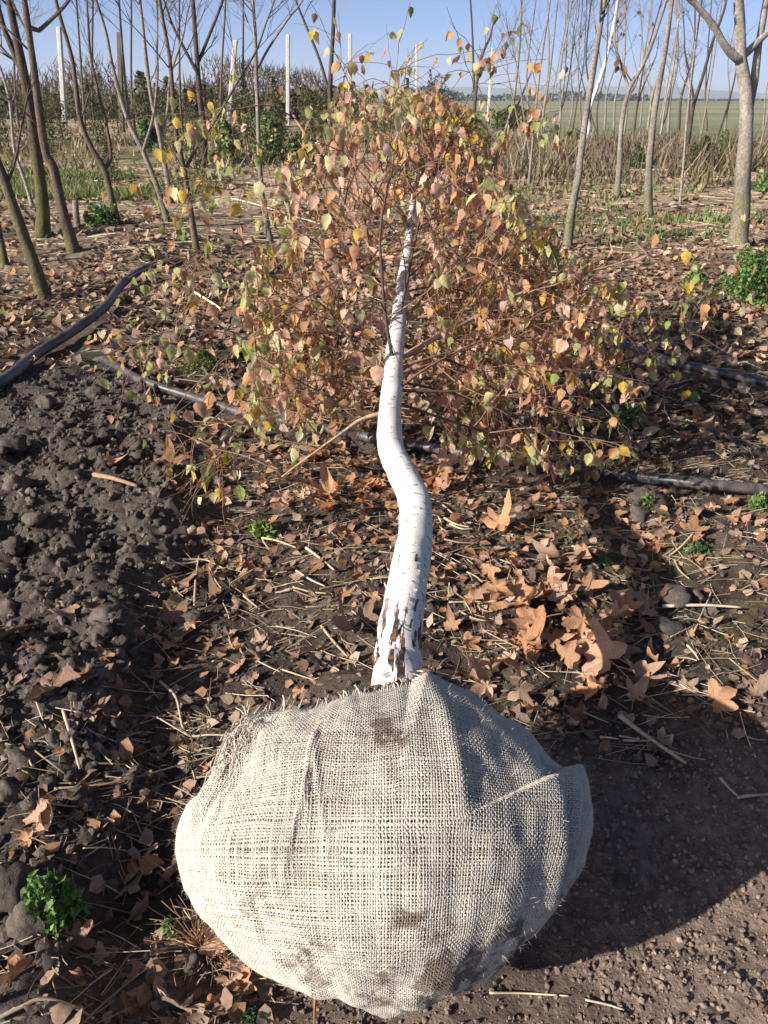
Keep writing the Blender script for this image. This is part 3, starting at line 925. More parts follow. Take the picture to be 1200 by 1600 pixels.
COLB = {'dark': (.085, .065, .05), 'brown': (.13, .098, .072), 'grey': (.24, .205, .17), 'white': (.72, .70, .66), 'moss': (.13, .115, .055), 'pale': (.30, .26, .22)}
def bark_colour(uv, c, mossy, seed=0):
    base = np.array(COLB[c]) * np.ones((len(uv), 1))
    n_ = fbm(uv[:, 0] * 6, np.cos(uv[:, 1]) * 1.5, np.sin(uv[:, 1]) * 1.5, oct=3, s=60 + seed)
    base = base * (1 + .35 * n_)[:, None]
    if mossy:
        m = np.clip(sstep(mossy, mossy * .35, uv[:, 0]) * (.55 + .6 * n_), 0, .85)[:, None]
        base = base * (1 - m) + np.array([.12, .115, .035]) * m
    return np.clip(base, .01, .9)

def std_tree(stems, wpx, c, label, nbr=7, top=1.6, mossy=.8, brlen=(.5, 1.3), group=None, crown=False, leaves=0, name='sapling_tree', extra=(), start=.3, cat='tree'):
    """stems: pixel polylines; the first starts at the ground, the others fork off it"""
    b = gp(*stems[0][0]); Yb = b[1]
    dep = project(b)[2]; r0 = wpx * dep / FPX / 2
    nbr = int(nbr * 1.5)
    root = empty(name, b); tag(root, label, cat, group)
    tm = MB(); mains = []
    for si, st in enumerate(stems):
        P = [at(px_, py_, Yb + (0 if si == 0 else .04 * (k + 1) * (1 if si % 2 else -1))) for k, (px_, py_) in enumerate(st)]
        if si == 0: P[0] = b - np.array([0, 0, .04])
        P = np.array(P)
        d = P[-1] - P[-2]; d /= np.linalg.norm(d); d = d * .8 + np.array([0, 0, .35])
        if top > 0:
            ex = limb_path(P[-1], d, top * (1 if si == 0 else .8), 4, .04, .06); P = np.vstack([P, ex[1:]])
        C = catmull(P, len(P) * 5)
        if si: 
            k = np.argmin(np.linalg.norm(mains[0][0] - C[0], axis=1)); C[0] = mains[0][0][k]; rs = mains[0][1][k] * .72
        else: rs = r0
        s = np.linspace(0, 1, len(C))
        R = rs * (1 - .80 * s ** .8)
        if si == 0: R = R * (1 + .35 * np.exp(-s * 30))
        mains.append((C, R))
        V, F, uv = tube(C, R, 10, rough=.09, seed=si)
        tm.add(V - b, F, bark_colour(uv, c, mossy if si == 0 else 0, len(label)), uv)
    tm.build('trunk', M['bark'], root)
    cm = MB()
    cb = np.array(COLB[c]) * .85 if c != 'white' else np.array((.3, .22, .18))
    for k in range(nbr):
        C, R = mains[k % len(mains)]
        i0 = int(len(C) * rnd.uniform(start, .92)); i0 = min(i0, len(C) - 2)
        T = C[i0 + 1] - C[i0]; T /= np.linalg.norm(T)
        a = rnd.uniform(0, 2 * np.pi)
        d = T * .75 + np.array([math.cos(a), math.sin(a) * .7, .15])
        P = limb_path(C[i0], d, rnd.uniform(*brlen), 6, .07, .10)
        m_ = cm if crown else MB()
        twiggy(m_, P, max(.004, R[i0] * .34), cb, rnd.randint(5, 9), (.2, .6), b)
        if not crown: m_.build('branch', M['bark'], root)
        for q in range(leaves):
            if rnd.random() < .5: dry_hang.append((P[rnd.randrange(2, len(P))], root, b))
    if crown: cm.build('crown', M['bark'], root)
    return root
dry_hang = []
GL = 'bare saplings standing in the nursery rows'
std_tree([[(70, 467), (52, 410), (30, 350), (8, 285), (-20, 215), (-50, 130)]], 21, 'brown', 'bare mossy sapling leaning beside the blue-black hose', 4, 1.2, 1.3)
std_tree([[(66, 371), (66, 310), (58, 250), (48, 180), (38, 120), (24, 50), (14, 0)], [(38, 120), (12, 60), (0, 20), (-10, -20)]], 20, 'dark', 'dark double-stemmed bare tree with mossy green foot', 6, 1.8, 1.3)
std_tree([[(116, 393), (98, 330), (84, 265), (72, 240), (62, 180), (52, 100), (42, 30), (38, 0)], [(58, 50), (75, 35), (108, 0)]], 17, 'brown', 'slender bare tree with swollen knot, close to the mossy double-stemmed one', 6, 1.8, .5)
std_tree([[(8, 415), (4, 390), (-6, 340), (-20, 280)]], 12, 'brown', 'thin bare stem cut by the edge beside leaning mossy sapling', 3, 1.4, .5)
std_tree([[(183, 350), (172, 300), (163, 266), (140, 225), (125, 185), (118, 130), (112, 90), (95, 30), (85, -10)], [(163, 266), (173, 245), (168, 205), (155, 150), (142, 90), (138, 40), (135, -10)]], 11, 'brown', 'bare sapling forked low like a lyre', 7, 1.2, .5)
std_tree([[(263, 346), (245, 290), (225, 240), (203, 195), (188, 150), (175, 100), (165, 50), (150, 0)], [(203, 195), (196, 130), (190, 60), (186, 0)], [(225, 232), (240, 180), (246, 120)]], 9, 'grey', 'bare multi-stemmed sapling with curved grey stems', 9, 1.2, .8)
std_tree([[(267, 316), (258, 260), (248, 205), (236, 150), (228, 90), (222, 30), (216, -20)], [(250, 215), (262, 170), (266, 120), (285, 60)]], 8.5, 'grey', 'pale grey bare sapling with wide fork behind curved multi-stemmed one', 8, 1.2, .3)
std_tree([[(308, 396), (298, 330), (288, 268), (275, 205), (270, 150), (265, 90), (256, 40), (248, -10)], [(288, 268), (310, 225), (335, 190), (370, 130), (400, 80)]], 9.5, 'brown', 'bare sapling with a long side limb beside the birch crown', 8, 1.2, .3)
std_tree([[(318, 262), (318, 200), (312, 150), (308, 95), (304, 40), (300, -20)], [(309, 100), (325, 60), (345, 10), (352, -20)], [(312, 120), (290, 80), (270, 40)]], 11, 'dark', 'dark bare tree spreading upward behind the yellow-green bush', 10, 1.6, .2)
std_tree([[(424, 383), (412, 320), (406, 260), (403, 180), (400, 100), (398, 40), (394, -10)], [(401, 110), (420, 75), (450, 30), (470, 5)]], 9, 'grey', 'thin straight bare sapling rising beside the birch crown tip', 6, 1.4, .2)
std_tree([[(517, 262), (516, 200), (516, 130), (520, 60), (522, 0), (524, -30)], [(516, 150), (500, 95), (480, 45), (462, 0)]], 9, 'dark', 'dark thin bare tree with one slanting stem behind the birch crown', 5, 1.4, 0)
std_tree([[(52, 325), (38, 280), (22, 230), (16, 165), (5, 120), (-10, 80)], [(17, 165), (26, 140), (28, 105)]], 6, 'pale', 'very thin pale bent sapling between the dark trunks', 4, .9, 0)
# the other side
std_tree([[(886, 388), (893, 330), (902, 285), (908, 240), (918, 165), (930, 90), (938, 40), (945, 0)]], 14, 'grey', 'straight grey bare sapling in front of the white-stemmed birch', 6, 1.8, .7, start=.5, leaves=1)
std_tree([[(906, 243), (912, 225), (920, 200), (918, 180), (928, 150), (942, 110), (955, 60), (966, 0)]], 9, 'white', 'young standing birch with bright white wavy stem', 6, 1.8, 0, start=.5, name='young_birch', leaves=2)
std_tree([[(1014, 336), (1013, 290), (1016, 240), (1022, 180), (1032, 120), (1042, 60), (1050, 0)]], 13, 'grey', 'straight olive-grey bare sapling beside the stout forked tree', 6, 1.6, .7, start=.5, leaves=2)
std_tree([[(964, 312), (968, 250), (972, 190), (983, 140), (1000, 110), (1018, 70), (1035, 20)], [(983, 140), (970, 100), (960, 60), (965, 10)]], 9, 'grey', 'bare sapling forking into a narrow Y near the white stem', 6, 1.4, .3, leaves=2)
std_tree([[(1152, 384), (1158, 330), (1162, 260), (1166, 200), (1166, 150), (1158, 95), (1156, 40), (1154, -20)], [(1168, 175), (1178, 130), (1184, 80), (1194, 20), (1200, -20)], [(1156, 95), (1135, 75), (1115, 40), (1090, 10), (1070, -10)], [(1164, 85), (1185, 65), (1205, 45)]], 28, 'pale',
         'stout pale-barked tree with forked trunk above green weeds', 8, 1.8, 1.4, (.5, 1.2), start=.6)
std_tree([[(1070, 250), (1078, 200), (1085, 160), (1098, 120), (1112, 70), (1130, 20)], [(1085, 160), (1078, 120), (1070, 80)]], 7, 'dark', 'dark crooked bare sapling between grey sapling and stout forked tree', 5, 1.2, .2, leaves=2)
std_tree([[(1063, 318), (1068, 255), (1073, 190), (1080, 120), (1090, 40)]], 4, 'pale', 'whip-thin pale sapling in the dry litter', 4, 1.2, 0)
std_tree([[(785, 250), (790, 205), (800, 170), (806, 130), (812, 70), (815, 0)], [(790, 205), (802, 180), (815, 150), (835, 100)]], 6, 'grey', 'thin bare sapling forking just behind the birch crown', 5, 1.2, 0)
std_tree([[(740, 185), (745, 130), (752, 90), (765, 60)], [(742, 160), (740, 110), (738, 50), (735, 0)]], 6, 'dark', 'dark thin bare tree standing against the field behind the birch crown', 6, 1.2, 0, crown=True)
# thin saplings of the row beyond
GR = 'thin bare saplings of the row beyond'
LBL = 'thin bare grey sapling in the crowded row before the green field'
thin = [(813, 272, 832), (826, 292, 850), (842, 260, 872), (858, 258, 880), (868, 262, 893), (880, 238, 892), (903, 262, 905), (935, 245, 955), (958, 222, 975), (975, 215, 1000), (990, 212, 1015), (1020, 235, 1045), (1030, 228, 1060), (1043, 218, 1070), (1060, 210, 1085), (1090, 240, 1110),
        (1105, 205, 1108), (1120, 215, 1140), (1132, 208, 1150), (1180, 260, 1215), (1192, 205, 1210), (945, 205, 965), (1000, 200, 1030), (1075, 198, 1100), (893, 212, 905), (848, 225, 862), (922, 206, 935), (1012, 205, 1040)]
for (bx, by, tx) in thin:
    ln = rnd.uniform(-14, 22); tx = tx + ln
    w1, w2 = rnd.uniform(-8, 8), rnd.uniform(-10, 10)
    pts = [(bx, by), (bx + (tx - bx) * .16 + w1 * .5, by * .82 + 12), (bx + (tx - bx) * .38 + w1, by * .58 + 25), (bx + (tx - bx) * .65 + w2, by * .33 + 22), (tx, 8)]
    st = [pts]
    if rnd.random() < .6:
        k_ = rnd.choice([1, 2]); fx, fy = pts[k_]; sg = rnd.choice([-1, 1])
        st.append([(fx, fy), (fx + sg * rnd.uniform(6, 14), fy - rnd.uniform(25, 45)), (fx + sg * rnd.uniform(14, 34), max(5, fy - rnd.uniform(90, 150)))])
    std_tree(st, rnd.uniform(2.4, 5.0), rnd.choice(['grey', 'pale', 'grey', 'brown', 'dark']), LBL, 9, 1.0, .0, (.35, .9), GR, True, rnd.choice([0, 0, 1]), start=.3)
# far left thin stems
GLF = 'thin bare saplings among the dark conifers'
for (bx, by, tx) in [(150, 215, 145), (135, 240, 120), (30, 205, 20), (210, 200, 205), (345, 190, 352), (250, 190, 246), (385, 195, 380), (285, 205, 280)]:
    std_tree([[(bx, by), ((bx + tx) / 2 + rnd.uniform(-4, 4), by * .6 + 20), (tx, 10)]], 4, 'brown', 'thin bare brown sapling in front of the dark conifer shrubs', 6, 1.0, 0, (.4, 1.1), GLF, True)

# dry leaves still hanging on the bare trees
HV, HF = LV[3]
hm = MB(); hm.add(HV, HF); hang_me = hm.mesh('hanging_leaf', M['dry_obj'])
for (p, root, b) in dry_hang[:70]:
    for q in range(rnd.randint(1, 3)):
        o = obj('hanging_leaf', hang_me, root)
        o.location = Vector(p - b) + Vector((rnd.gauss(0, .04), rnd.gauss(0, .04), rnd.gauss(0, .03)))
        o.rotation_euler = (math.pi / 2 + rnd.gauss(0, .5), rnd.gauss(0, .4), rnd.uniform(0, 6.28)); s_ = rnd.uniform(.10, .16); o.scale = (s_, s_, s_)
        o.color = (*(np.array([.16, .09, .045]) * rnd.uniform(.6, 1.5)), 1)

# sawn stump stake
b = gp(121, 356); m_ = MB(); P = np.array([b - [0, 0, .03], at(119, 335, b[1]), at(118, 314, b[1])])
V, F, uv = tube(catmull(P, 9), .038, 10, rough=.1); m_.add(V - b, F, bark_colour(uv, 'grey', .2), uv)
o = m_.build('cut_stump', M['bark']); o.location = b; tag(o, 'short sawn-off sapling stump beside a green leafy weed', 'stump')

# ================================================================== CONCRETE POSTS
for (tx, ty, bx, by, lab) in [(92, 42, 101, 196, 'leaning concrete post behind the dark double-stemmed tree'), (368, 63, 355, 196, 'slanted concrete post beside a thin straight sapling'), (450, 54, 450, 196, 'upright pale concrete post between bare saplings against sky'),
                         (547, 53, 547, 196, 'pale concrete post rising just behind the birch crown tip'), (651, 70, 651, 190, 'thin grey concrete post above the middle of the birch crown'), (770, 75, 762, 190, 'grey concrete post at the edge of the green field'), (186, 50, 190, 200, 'dark weathered post among the forked saplings')]:
    b = gp(bx, by); t_ = at(tx, ty, b[1]); w = .095
    m_ = MB(); ax = t_ - b
    ring = np.array([(-1, -.7), (-.7, -1), (.7, -1), (1, -.7), (1, .7), (.7, 1), (-.7, 1), (-1, .7)]) * w
    V = []
    for f, k in ((-.05, 1), (.33, .97), (.66, .95), (.992, .93), (1, .8)):
        V += [(ax * f + np.array([x_ * k, y_ * k, 0])) for x_, y_ in ring]
    V.append(ax * 1.0)
    F = [[r * 8 + c, r * 8 + (c + 1) % 8, (r + 1) * 8 + (c + 1) % 8, (r + 1) * 8 + c] for r in range(4) for c in range(8)]
    m_.add(np.array(V), {4: np.array(F), 3: np.array([[32 + c, 32 + (c + 1) % 8, 40] for c in range(8)])}, (.52, .50, .46) if tx != 186 else (.14, .12, .10))
    o = m_.build('concrete_post', M['concrete'], smooth=False); o.location = b
    tag(o, lab, 'post', 'concrete posts of the nursery')

# ================================================================== SHRUBS, WEEDS, GRASS
def leaf_cloud(n, size, shape, cols, rs, upw=.3, base=None):
    """n small folded blades through a volume; shape(u) -> positions"""
    P = shape(rs, n)
    Rm = rotmat(rs, n)
    q = np.array([(-.3, 0, 0), (0, -.5, .08), (.3, 0, 0), (0, .5, .08)])
    sc = size * rs.uniform(.6, 1.3, n)
    V = np.einsum('nij,kj->nki', Rm, q) * sc[:, None, None] + P[:, None]
    f = np.arange(n)[:, None] * 4 + np.array([[0, 1, 2, 3]])
    c = np.array(cols)[rs.integers(0, len(cols), n)] * rs.uniform(.7, 1.3, (n, 1))
    return V.reshape(-1, 3), f, np.repeat(c, 4, 0)

def conifer_shape(h, w):
    def f(rs, n):
        t = rs.random(n) ** .8; a = rs.uniform(0, 2 * np.pi, n)
        clump = .75 + .35 * vn(np.cos(a) * 2, np.sin(a) * 2, t * 5, s=int(h * 100))
        r = w * (np.sin(np.pi * np.clip(t * .86 + .12, 0, 1)) ** .7) * np.sqrt(rs.random(n)) * clump * (1.1 - .5 * t)
        return np.stack([r * np.cos(a), r * np.sin(a), t * h], -1)
    return f
protos = []
for k in range(5):
    rs = np.random.default_rng(100 + k)
    h, w = 1.5 + .1 * k, .55 + .05 * (k % 3)
    m_ = MB(); V, F, c = leaf_cloud(520, .10, conifer_shape(h, w), [(.055, .075, .022), (.075, .09, .026), (.10, .10, .035), (.13, .10, .045)], rs)
    m_.add(V, F, c); cm_ = m_.mesh('crown', M['green'], False)
    m_ = MB(); V, F, uv = tube(np.array([(0, 0, -.05), (0.02, 0, .4), (0, .01, h * .8)]), [.04, .03, .01], 5); m_.add(V, F, (.09, .06, .04)); tm_ = m_.mesh('trunk', M['bark'])
    protos.append((cm_, tm_))
GC = 'dark conifer shrubs growing in rows'
kk = 0
for row, (yy, x0, x1, st) in enumerate([(17.5, -8.5, -5.3, 1.6), (21, -12, -2, 1.45), (24, -14, -1.5, 1.4), (27, -15.5, -1, 1.35), (31, -17, 0, 1.3), (35, -19, 1, 1.35), (40, -22, 2.5, 1.5)]):
    x_ = x0
    while x_ < x1:
        x_ += st * rnd.uniform(.7, 1.3)
        if rnd.random() < (.45 if row < 2 else .12): continue
        y_ = yy + rnd.gauss(0, .5)
        e = empty('conifer_shrub', (x_, y_, float(H(x_, y_)) - .02)); c_, t_ = protos[kk % 5]; kk += 1
        obj('crown', c_, e); obj('trunk', t_, e)
        s_ = rnd.uniform(.7, 1.1) * (.55 if row == 0 else .7 if row == 1 else 1) ; e.scale = (s_, s_, s_ * rnd.uniform(.85, 1.15)); e.rotation_euler = (0, 0, rnd.uniform(0, 6.28))
        tag(e, 'small dark green conifer shrub growing in the rows beyond the bare saplings', 'shrub', GC)

def bush(pxy, wpx, hpx, n, size, cols, name, label, cat='bush', seed=0, stems=10, upright=False):
    b = gp(*pxy); dep = project(b)[2]; w = wpx * dep / FPX / 2; h = hpx * dep / FPX
    rs = np.random.default_rng(300 + seed)
    root = empty(name, b); tag(root, label, cat)
    def shp(rs, n):
        a = rs.uniform(0, 2 * np.pi, n); u = rs.random(n); t = rs.random(n) ** .7
        r = w * np.sqrt(u) * np.sqrt(np.clip(1 - t ** 2, .05, 1)) * (.8 + .45 * vn(np.cos(a) * 2, np.sin(a) * 2, t * 3, s=seed))
        hh = h * t * (.75 + .5 * vn(r * np.cos(a) / w * 3, r * np.sin(a) / w * 3, s=seed + 1))
        return np.stack([r * np.cos(a), r * np.sin(a) * .8, hh], -1)
    m_ = MB(); V, F, c = leaf_cloud(n, size, shp, cols, rs); m_.add(V, F, c); m_.build('foliage', M['green'], root, False)
    m_ = MB()
    for k in range(stems):
        a = rs.uniform(0, 6.28); d = np.array([math.cos(a) * rs.uniform(.1, .9), math.sin(a) * rs.uniform(.1, .9), 1])
        P = np.array([(0, 0, -.02), d * h * .35 * np.array([w / h, w / h, 1]), d * h * .8 * np.array([w / h * .9, w / h * .9, 1])])
        V, F, uv = tube(catmull(P, 5), np.linspace(size * .10 + .001, size * .04, 5), 4); m_.add(V, F, np.array(cols[0]) * .9)
    m_.build('stem', M['green'], root)
    return root
YG = [(.33, .36, .12), (.26, .31, .11), (.19, .25, .08), (.38, .38, .17)]
DG = [(.06, .11, .045), (.08, .14, .05), (.05, .085, .035), (.11, .16, .07)]
BG = [(.10, .20, .045), (.14, .25, .06), (.075, .14, .035), (.18, .28, .085)]
bush((350, 256), 85, 68, 3200, .10, YG, 'yellow_green_bush', 'rounded yellow-green bush behind the dark bare tree', seed=1)
bush((420, 254), 80, 62, 2400, .10, YG[1:] + DG[:1], 'green_bush', 'green feathery bush touching the yellow-green one', seed=2)
bush((475, 250), 60, 50, 1500, .11, DG, 'green_bush', 'dark green bush half hidden by the birch crown', seed=3)
bush((240, 236), 44, 40, 900, .13, DG + BG[:1], 'green_bush', 'deep green leafy bush between curved grey stems', seed=4)
bush((160, 354), 66, 48, 1300, .05, DG + BG, 'leafy_weed', 'bluish green leafy weed at the foot of lyre-forked sapling', 'weed', 5)
bush((800, 205), 120, 40, 2200, .16, [(.09, .12, .035), (.06, .09, .03), (.13, .13, .05)], 'wild_bush', 'low olive bush behind the thin forking sapling', seed=6)
bush((680, 178), 70, 55, 1600, .2, [(.10, .075, .055), (.08, .065, .05), (.06, .06, .035)], 'wild_bush', 'brown leafless bush beside the thin grey concrete post', seed=7, stems=30)
bush((1000, 262), 60, 34, 1200, .07, DG + [(.12, .11, .05)], 'wild_bush', 'dark low bush beside narrow Y-forked sapling', seed=8)
bush((1095, 268), 70, 50, 1500, .08, [(.10, .11, .05), (.07, .09, .035), (.15, .13, .07)], 'wild_bush', 'olive scrub around the dark crooked sapling', seed=9)
bush((1140, 250), 100, 40, 1800, .08, BG + [(.11, .12, .05)], 'wild_bush', 'fresh green scrub behind the stout forked tree', seed=10)
bush((1195, 300), 60, 40, 1300, .06, BG, 'leafy_weed', 'bright green weed patch beyond the stout pale tree', 'weed', 11)
bush((1165, 470), 120, 75, 2600, .035, BG, 'leafy_weed', 'bright green leafy weeds at the foot of the stout pale tree', 'weed', 12, 30)
bush((1085, 455), 60, 34, 700, .032, BG, 'leafy_weed', 'low green weeds next to the bright clump under the stout tree', 'weed', 13)
bush((320, 578), 105, 30, 2200, .015, [(.10, .14, .03), (.14, .17, .04), (.07, .11, .025)], 'moss_cushion', 'low bright green cushion of weeds between hose and pipe', 'weed', 14, 20)
bush((92, 1440), 92, 120, 1500, .021, BG + DG[:1], 'leafy_weed', 'tall dark-green leafy weed clump in the soil', 'weed', 15, 40)
bush((268, 1460), 40, 44, 330, .014, BG + YG[:1], 'leafy_weed', 'small weed tucked against the burlap ball', 'weed', 16, 14)
bush((415, 838), 62, 20, 90, .045, [(.12, .20, .04), (.17, .24, .07), (.20, .26, .08)], 'leafy_weed', 'small pale green weed between straw and fallen leaves', 'weed', 17, 8)
bush((1005, 800), 40, 34, 330, .022, BG, 'leafy_weed', 'small green weed just below the long black pipe', 'weed', 18, 10)
bush((1088, 862), 44, 16, 200, .022, DG + BG[:1], 'leafy_weed', 'flat green weed rosette on mossy soil', 'weed', 19, 8)
bush((1185, 792), 50, 20, 240, .02, BG, 'leafy_weed', 'green weed beside the long pipe and brown leaves', 'weed', 20, 8)
bush((975, 672), 60, 40, 500, .024, DG, 'leafy_weed', 'dark green weed in the shade of the birch crown', 'weed', 21, 12)
bush((940, 880), 40, 14, 150, .018, BG, 'leafy_weed', 'tiny green weed beside the heap of plane leaves', 'weed', 22, 6)
bush((395, 1592), 60, 24, 420, .012, DG, 'leafy_weed', 'low dark weed under the near rim of the burlap ball', 'weed', 23, 8)

# grass patches: left strip and right field edge
gm = MB(); rs = np.random.default_rng(55)
def blades(n, xr, yr, hgt, cols, dens=None):
    x_ = rs.uniform(*xr, n); y_ = rs.uniform(*yr, n)
    k = fbm(x_ * .8, y_ * .8, oct=3, s=66) + rs.normal(0, .2, n) > -.05; x_, y_ = x_[k], y_[k]; n = len(x_)
    z_ = H(x_, y_); a = rs.uniform(0, 6.28, n); l = hgt * rs.uniform(.4, 1.3, n); le = rs.normal(0, .45, (n, 2)) * l[:, None]
    w = .006 + .0011 * y_
    V = np.stack([np.stack([x_ - w * np.cos(a), y_ - w * np.sin(a), z_ - .01], -1), np.stack([x_ + w * np.cos(a), y_ + w * np.sin(a), z_ - .01], -1), np.stack([x_ + le[:, 0], y_ + le[:, 1], z_ + l], -1)], 1)
    c = np.array(cols)[rs.integers(0, len(cols), n)] * rs.uniform(.7, 1.3, (n, 1))
    gm.add(V.reshape(-1, 3), np.arange(n * 3).reshape(-1, 3), np.repeat(c, 3, 0))
GG = [(.13, .18, .05), (.18, .22, .07), (.10, .14, .04), (.25, .22, .10)]
blades(16000, (-9.5, -3.2), (13.2, 18.5), .16, GG)
blades(9000, (-16, -1), (19, 34), .22, [(.30, .22, .13), (.24, .18, .10), (.15, .15, .06), (.34, .27, .17)])
blades(9000, (1.5, 12), (15, 34), .25, [(.22, .18, .09), (.13, .16, .06), (.28, .22, .13)])
blades(9000, (1.2, 13), (15.5, 27), .62, [(.20, .14, .095), (.26, .18, .12), (.14, .11, .07), (.17, .15, .07), (.30, .23, .16)])
blades(3500, (3.2, 6), (7.5, 11), .10, BG + GG)
blades(2500, (.5, 6), (9, 15), .12, GG + [(.3, .22, .12)])
g = gm.build('grass', M['green'], None, False, 'stuff'); tag(g, 'patchy green and straw-coloured grass between the nursery rows', 'grass')

# far brown hedgerow
hm = MB(); rs = np.random.default_rng(77)
n = 9000
x_ = rs.uniform(-44, -3.5, n); y_ = 52 + rs.normal(0, 3.5, n)
top = 2.1 + 1.2 * fbm(x_ * .22, x_ * 0, oct=4, s=78) + .7 * sstep(-14, -30, x_)
t_ = rs.random(n) ** .7; z0 = H(x_, y_) + t_ * top * .8
d = rs.normal(0, .5, (n, 3)); d[:, 2] = np.abs(d[:, 2]) + .5; l = rs.uniform(.3, .9, n)
tip = np.stack([x_, y_, z0], -1) + d / np.linalg.norm(d, axis=1)[:, None] * l[:, None]
w = .035
V = np.stack([np.stack([x_ - w, y_, z0], -1), np.stack([x_ + w, y_, z0], -1), tip], 1)
c = np.array([(.10, .07, .052), (.13, .085, .06), (.075, .058, .045), (.07, .068, .036)])[rs.integers(0, 4, n)] * rs.uniform(.7, 1.3, (n, 1))
hm.add(V.reshape(-1, 3), np.arange(n * 3).reshape(-1, 3), np.repeat(c, 3, 0))
n = 9000
x_ = rs.uniform(-44, -2, n); y_ = 50 + rs.normal(0, 3, n); z0 = H(x_, y_) + rs.random(n) * 1.5 * (.8 + .4 * vn(x_ * .5, x_ * 0, s=5))
Rm = rotmat(rs, n); q = np.array([(-.5, 0, 0), (0, -.5, .1), (.5, 0, 0), (0, .5, .1)]) * .42
V = np.einsum('nij,kj->nki', Rm, q) + np.stack([x_, y_, z0], -1)[:, None]
c = np.array([(.10, .085, .05), (.15, .105, .07), (.07, .075, .035)])[rs.integers(0, 3, n)] * rs.uniform(.7, 1.3, (n, 1))
hm.add(V.reshape(-1, 3), np.arange(n * 4).reshape(-1, 4), np.repeat(c, 4, 0))
h_ = hm.build('hedgerow_scrub', M['bark'], None, False, 'stuff'); tag(h_, 'brown tangled scrub along the far edge of the nursery', 'scrub')
# far dark tree belt specks on the right horizon
hm = MB(); n = 2600
x_ = rs.uniform(10, 420, n); y_ = 400 + rs.normal(0, 8, n); z0 = rs.random(n) * 4.5 * np.clip(.5 + fbm(x_ * .02, x_ * 0, oct=4, s=88), 0, 1.3)
Rm = rotmat(rs, n); V = np.einsum('nij,kj->nki', Rm, q * 5) + np.stack([x_, y_, z0], -1)[:, None]
hm.add(V.reshape(-1, 3), np.arange(n * 4).reshape(-1, 4), np.repeat(np.array([[.07, .075, .06]]) * rs.uniform(.7, 1.3, (n, 1)), 4, 0))
h_ = hm.build('distant_treeline', M['bark'], None, False, 'stuff'); tag(h_, 'faint distant line of trees on the horizon beyond the field', 'trees')

# ================================================================== SOIL CLODS
def clod_mesh(sub, seed):
    V, F = ico(sub)
    rp = np.random.default_rng(900 + seed); pn = rp.normal(size=(11, 3)); pn /= np.linalg.norm(pn, axis=1)[:, None]; pd = rp.uniform(.55, .95, 11)
    V = V * np.clip(np.min(pd / np.maximum(V @ pn.T, .05), 1), .4, 1.05)[:, None] / .85
    d = 1 + .17 * fbm(V[:, 0] * 1.3 + seed * 7.1, V[:, 1] * 1.3, V[:, 2] * 1.3, oct=2, s=seed) + .20 * vn(V[:, 0] * 3.4, V[:, 1] * 3.4 + seed, V[:, 2] * 3.4, s=seed + 1) + (.13 * vn(V[:, 0] * 8, V[:, 1] * 9 + seed, V[:, 2] * 9, s=seed + 2) if sub > 2 else 0)
    return V * d[:, None] * np.array([1, .85, .7]), F
clod_m = []
for k in range(8):
    V, F = clod_mesh(3, k)
    m_ = MB(); m_.add(V, F, np.array([(.092, .076, .065), (.11, .09, .076), (.08, .067, .058), (.13, .105, .087)][k % 4])); clod_m.append(m_.mesh('soil_clod', M['clod']))
cp = [(80, 993, 26), (45, 1190, 50), (85, 1495, 52), (35, 1180, 40), (160, 992, 34), (55, 1440, 80), (20, 1400, 70), (270, 535, 40), (168, 690, 30), (345, 755, 26), (118, 1250, 34), (90, 1160, 30), (305, 970, 30), (165, 965, 44), (25, 860, 40), (30, 770, 50), (110, 760, 40),
      (1050, 935, 60), (1040, 985, 46), (1090, 935, 30), (1010, 790, 50), (1000, 805, 40), (970, 1380, 22), (1110, 960, 30), (300, 1510, 40), (20, 1240, 44), (215, 800, 30), (60, 830, 30), (20, 700, 36), (75, 640, 34), (150, 620, 28), (15, 950, 36)]
rs = np.random.default_rng(15)
while len(cp) < 190:
    a, b_ = rs.uniform(0, 330), rs.uniform(570, 1280)
    g_ = gp(a, b_); t_, c_ = masks(np.array(g_[0]), np.array(g_[1]))
    if t_ > .5: cp.append((a, b_, rs.uniform(11, 30) * (.6 + .4 * (b_ - 500) / 700)))
for k, (a, b_, s_) in enumerate(cp):
    p = gp(a, b_); dep = project(p)[2]; r = s_ * dep / FPX / 2
    o = obj('soil_clod', clod_m[k % 8]); o.location = p + np.array([0, 0, r * .25]); o.scale = (r, r * rnd.uniform(.8, 1.2), r * rnd.uniform(.8, 1.1)); o.rotation_euler = (rnd.gauss(0, .4), rnd.gauss(0, .4), rnd.uniform(0, 6.28))
    t_, c_ = masks(np.array(p[0]), np.array(p[1]))
    if t_ > .4: tag(o, 'dark lump of soil on the tilled earth heap', 'soil clod', 'soil lumps on the tilled earth')
    else: tag(o, 'crumbly lump of soil lying among fallen leaves and straw', 'soil clod', 'soil lumps among the fallen leaves')
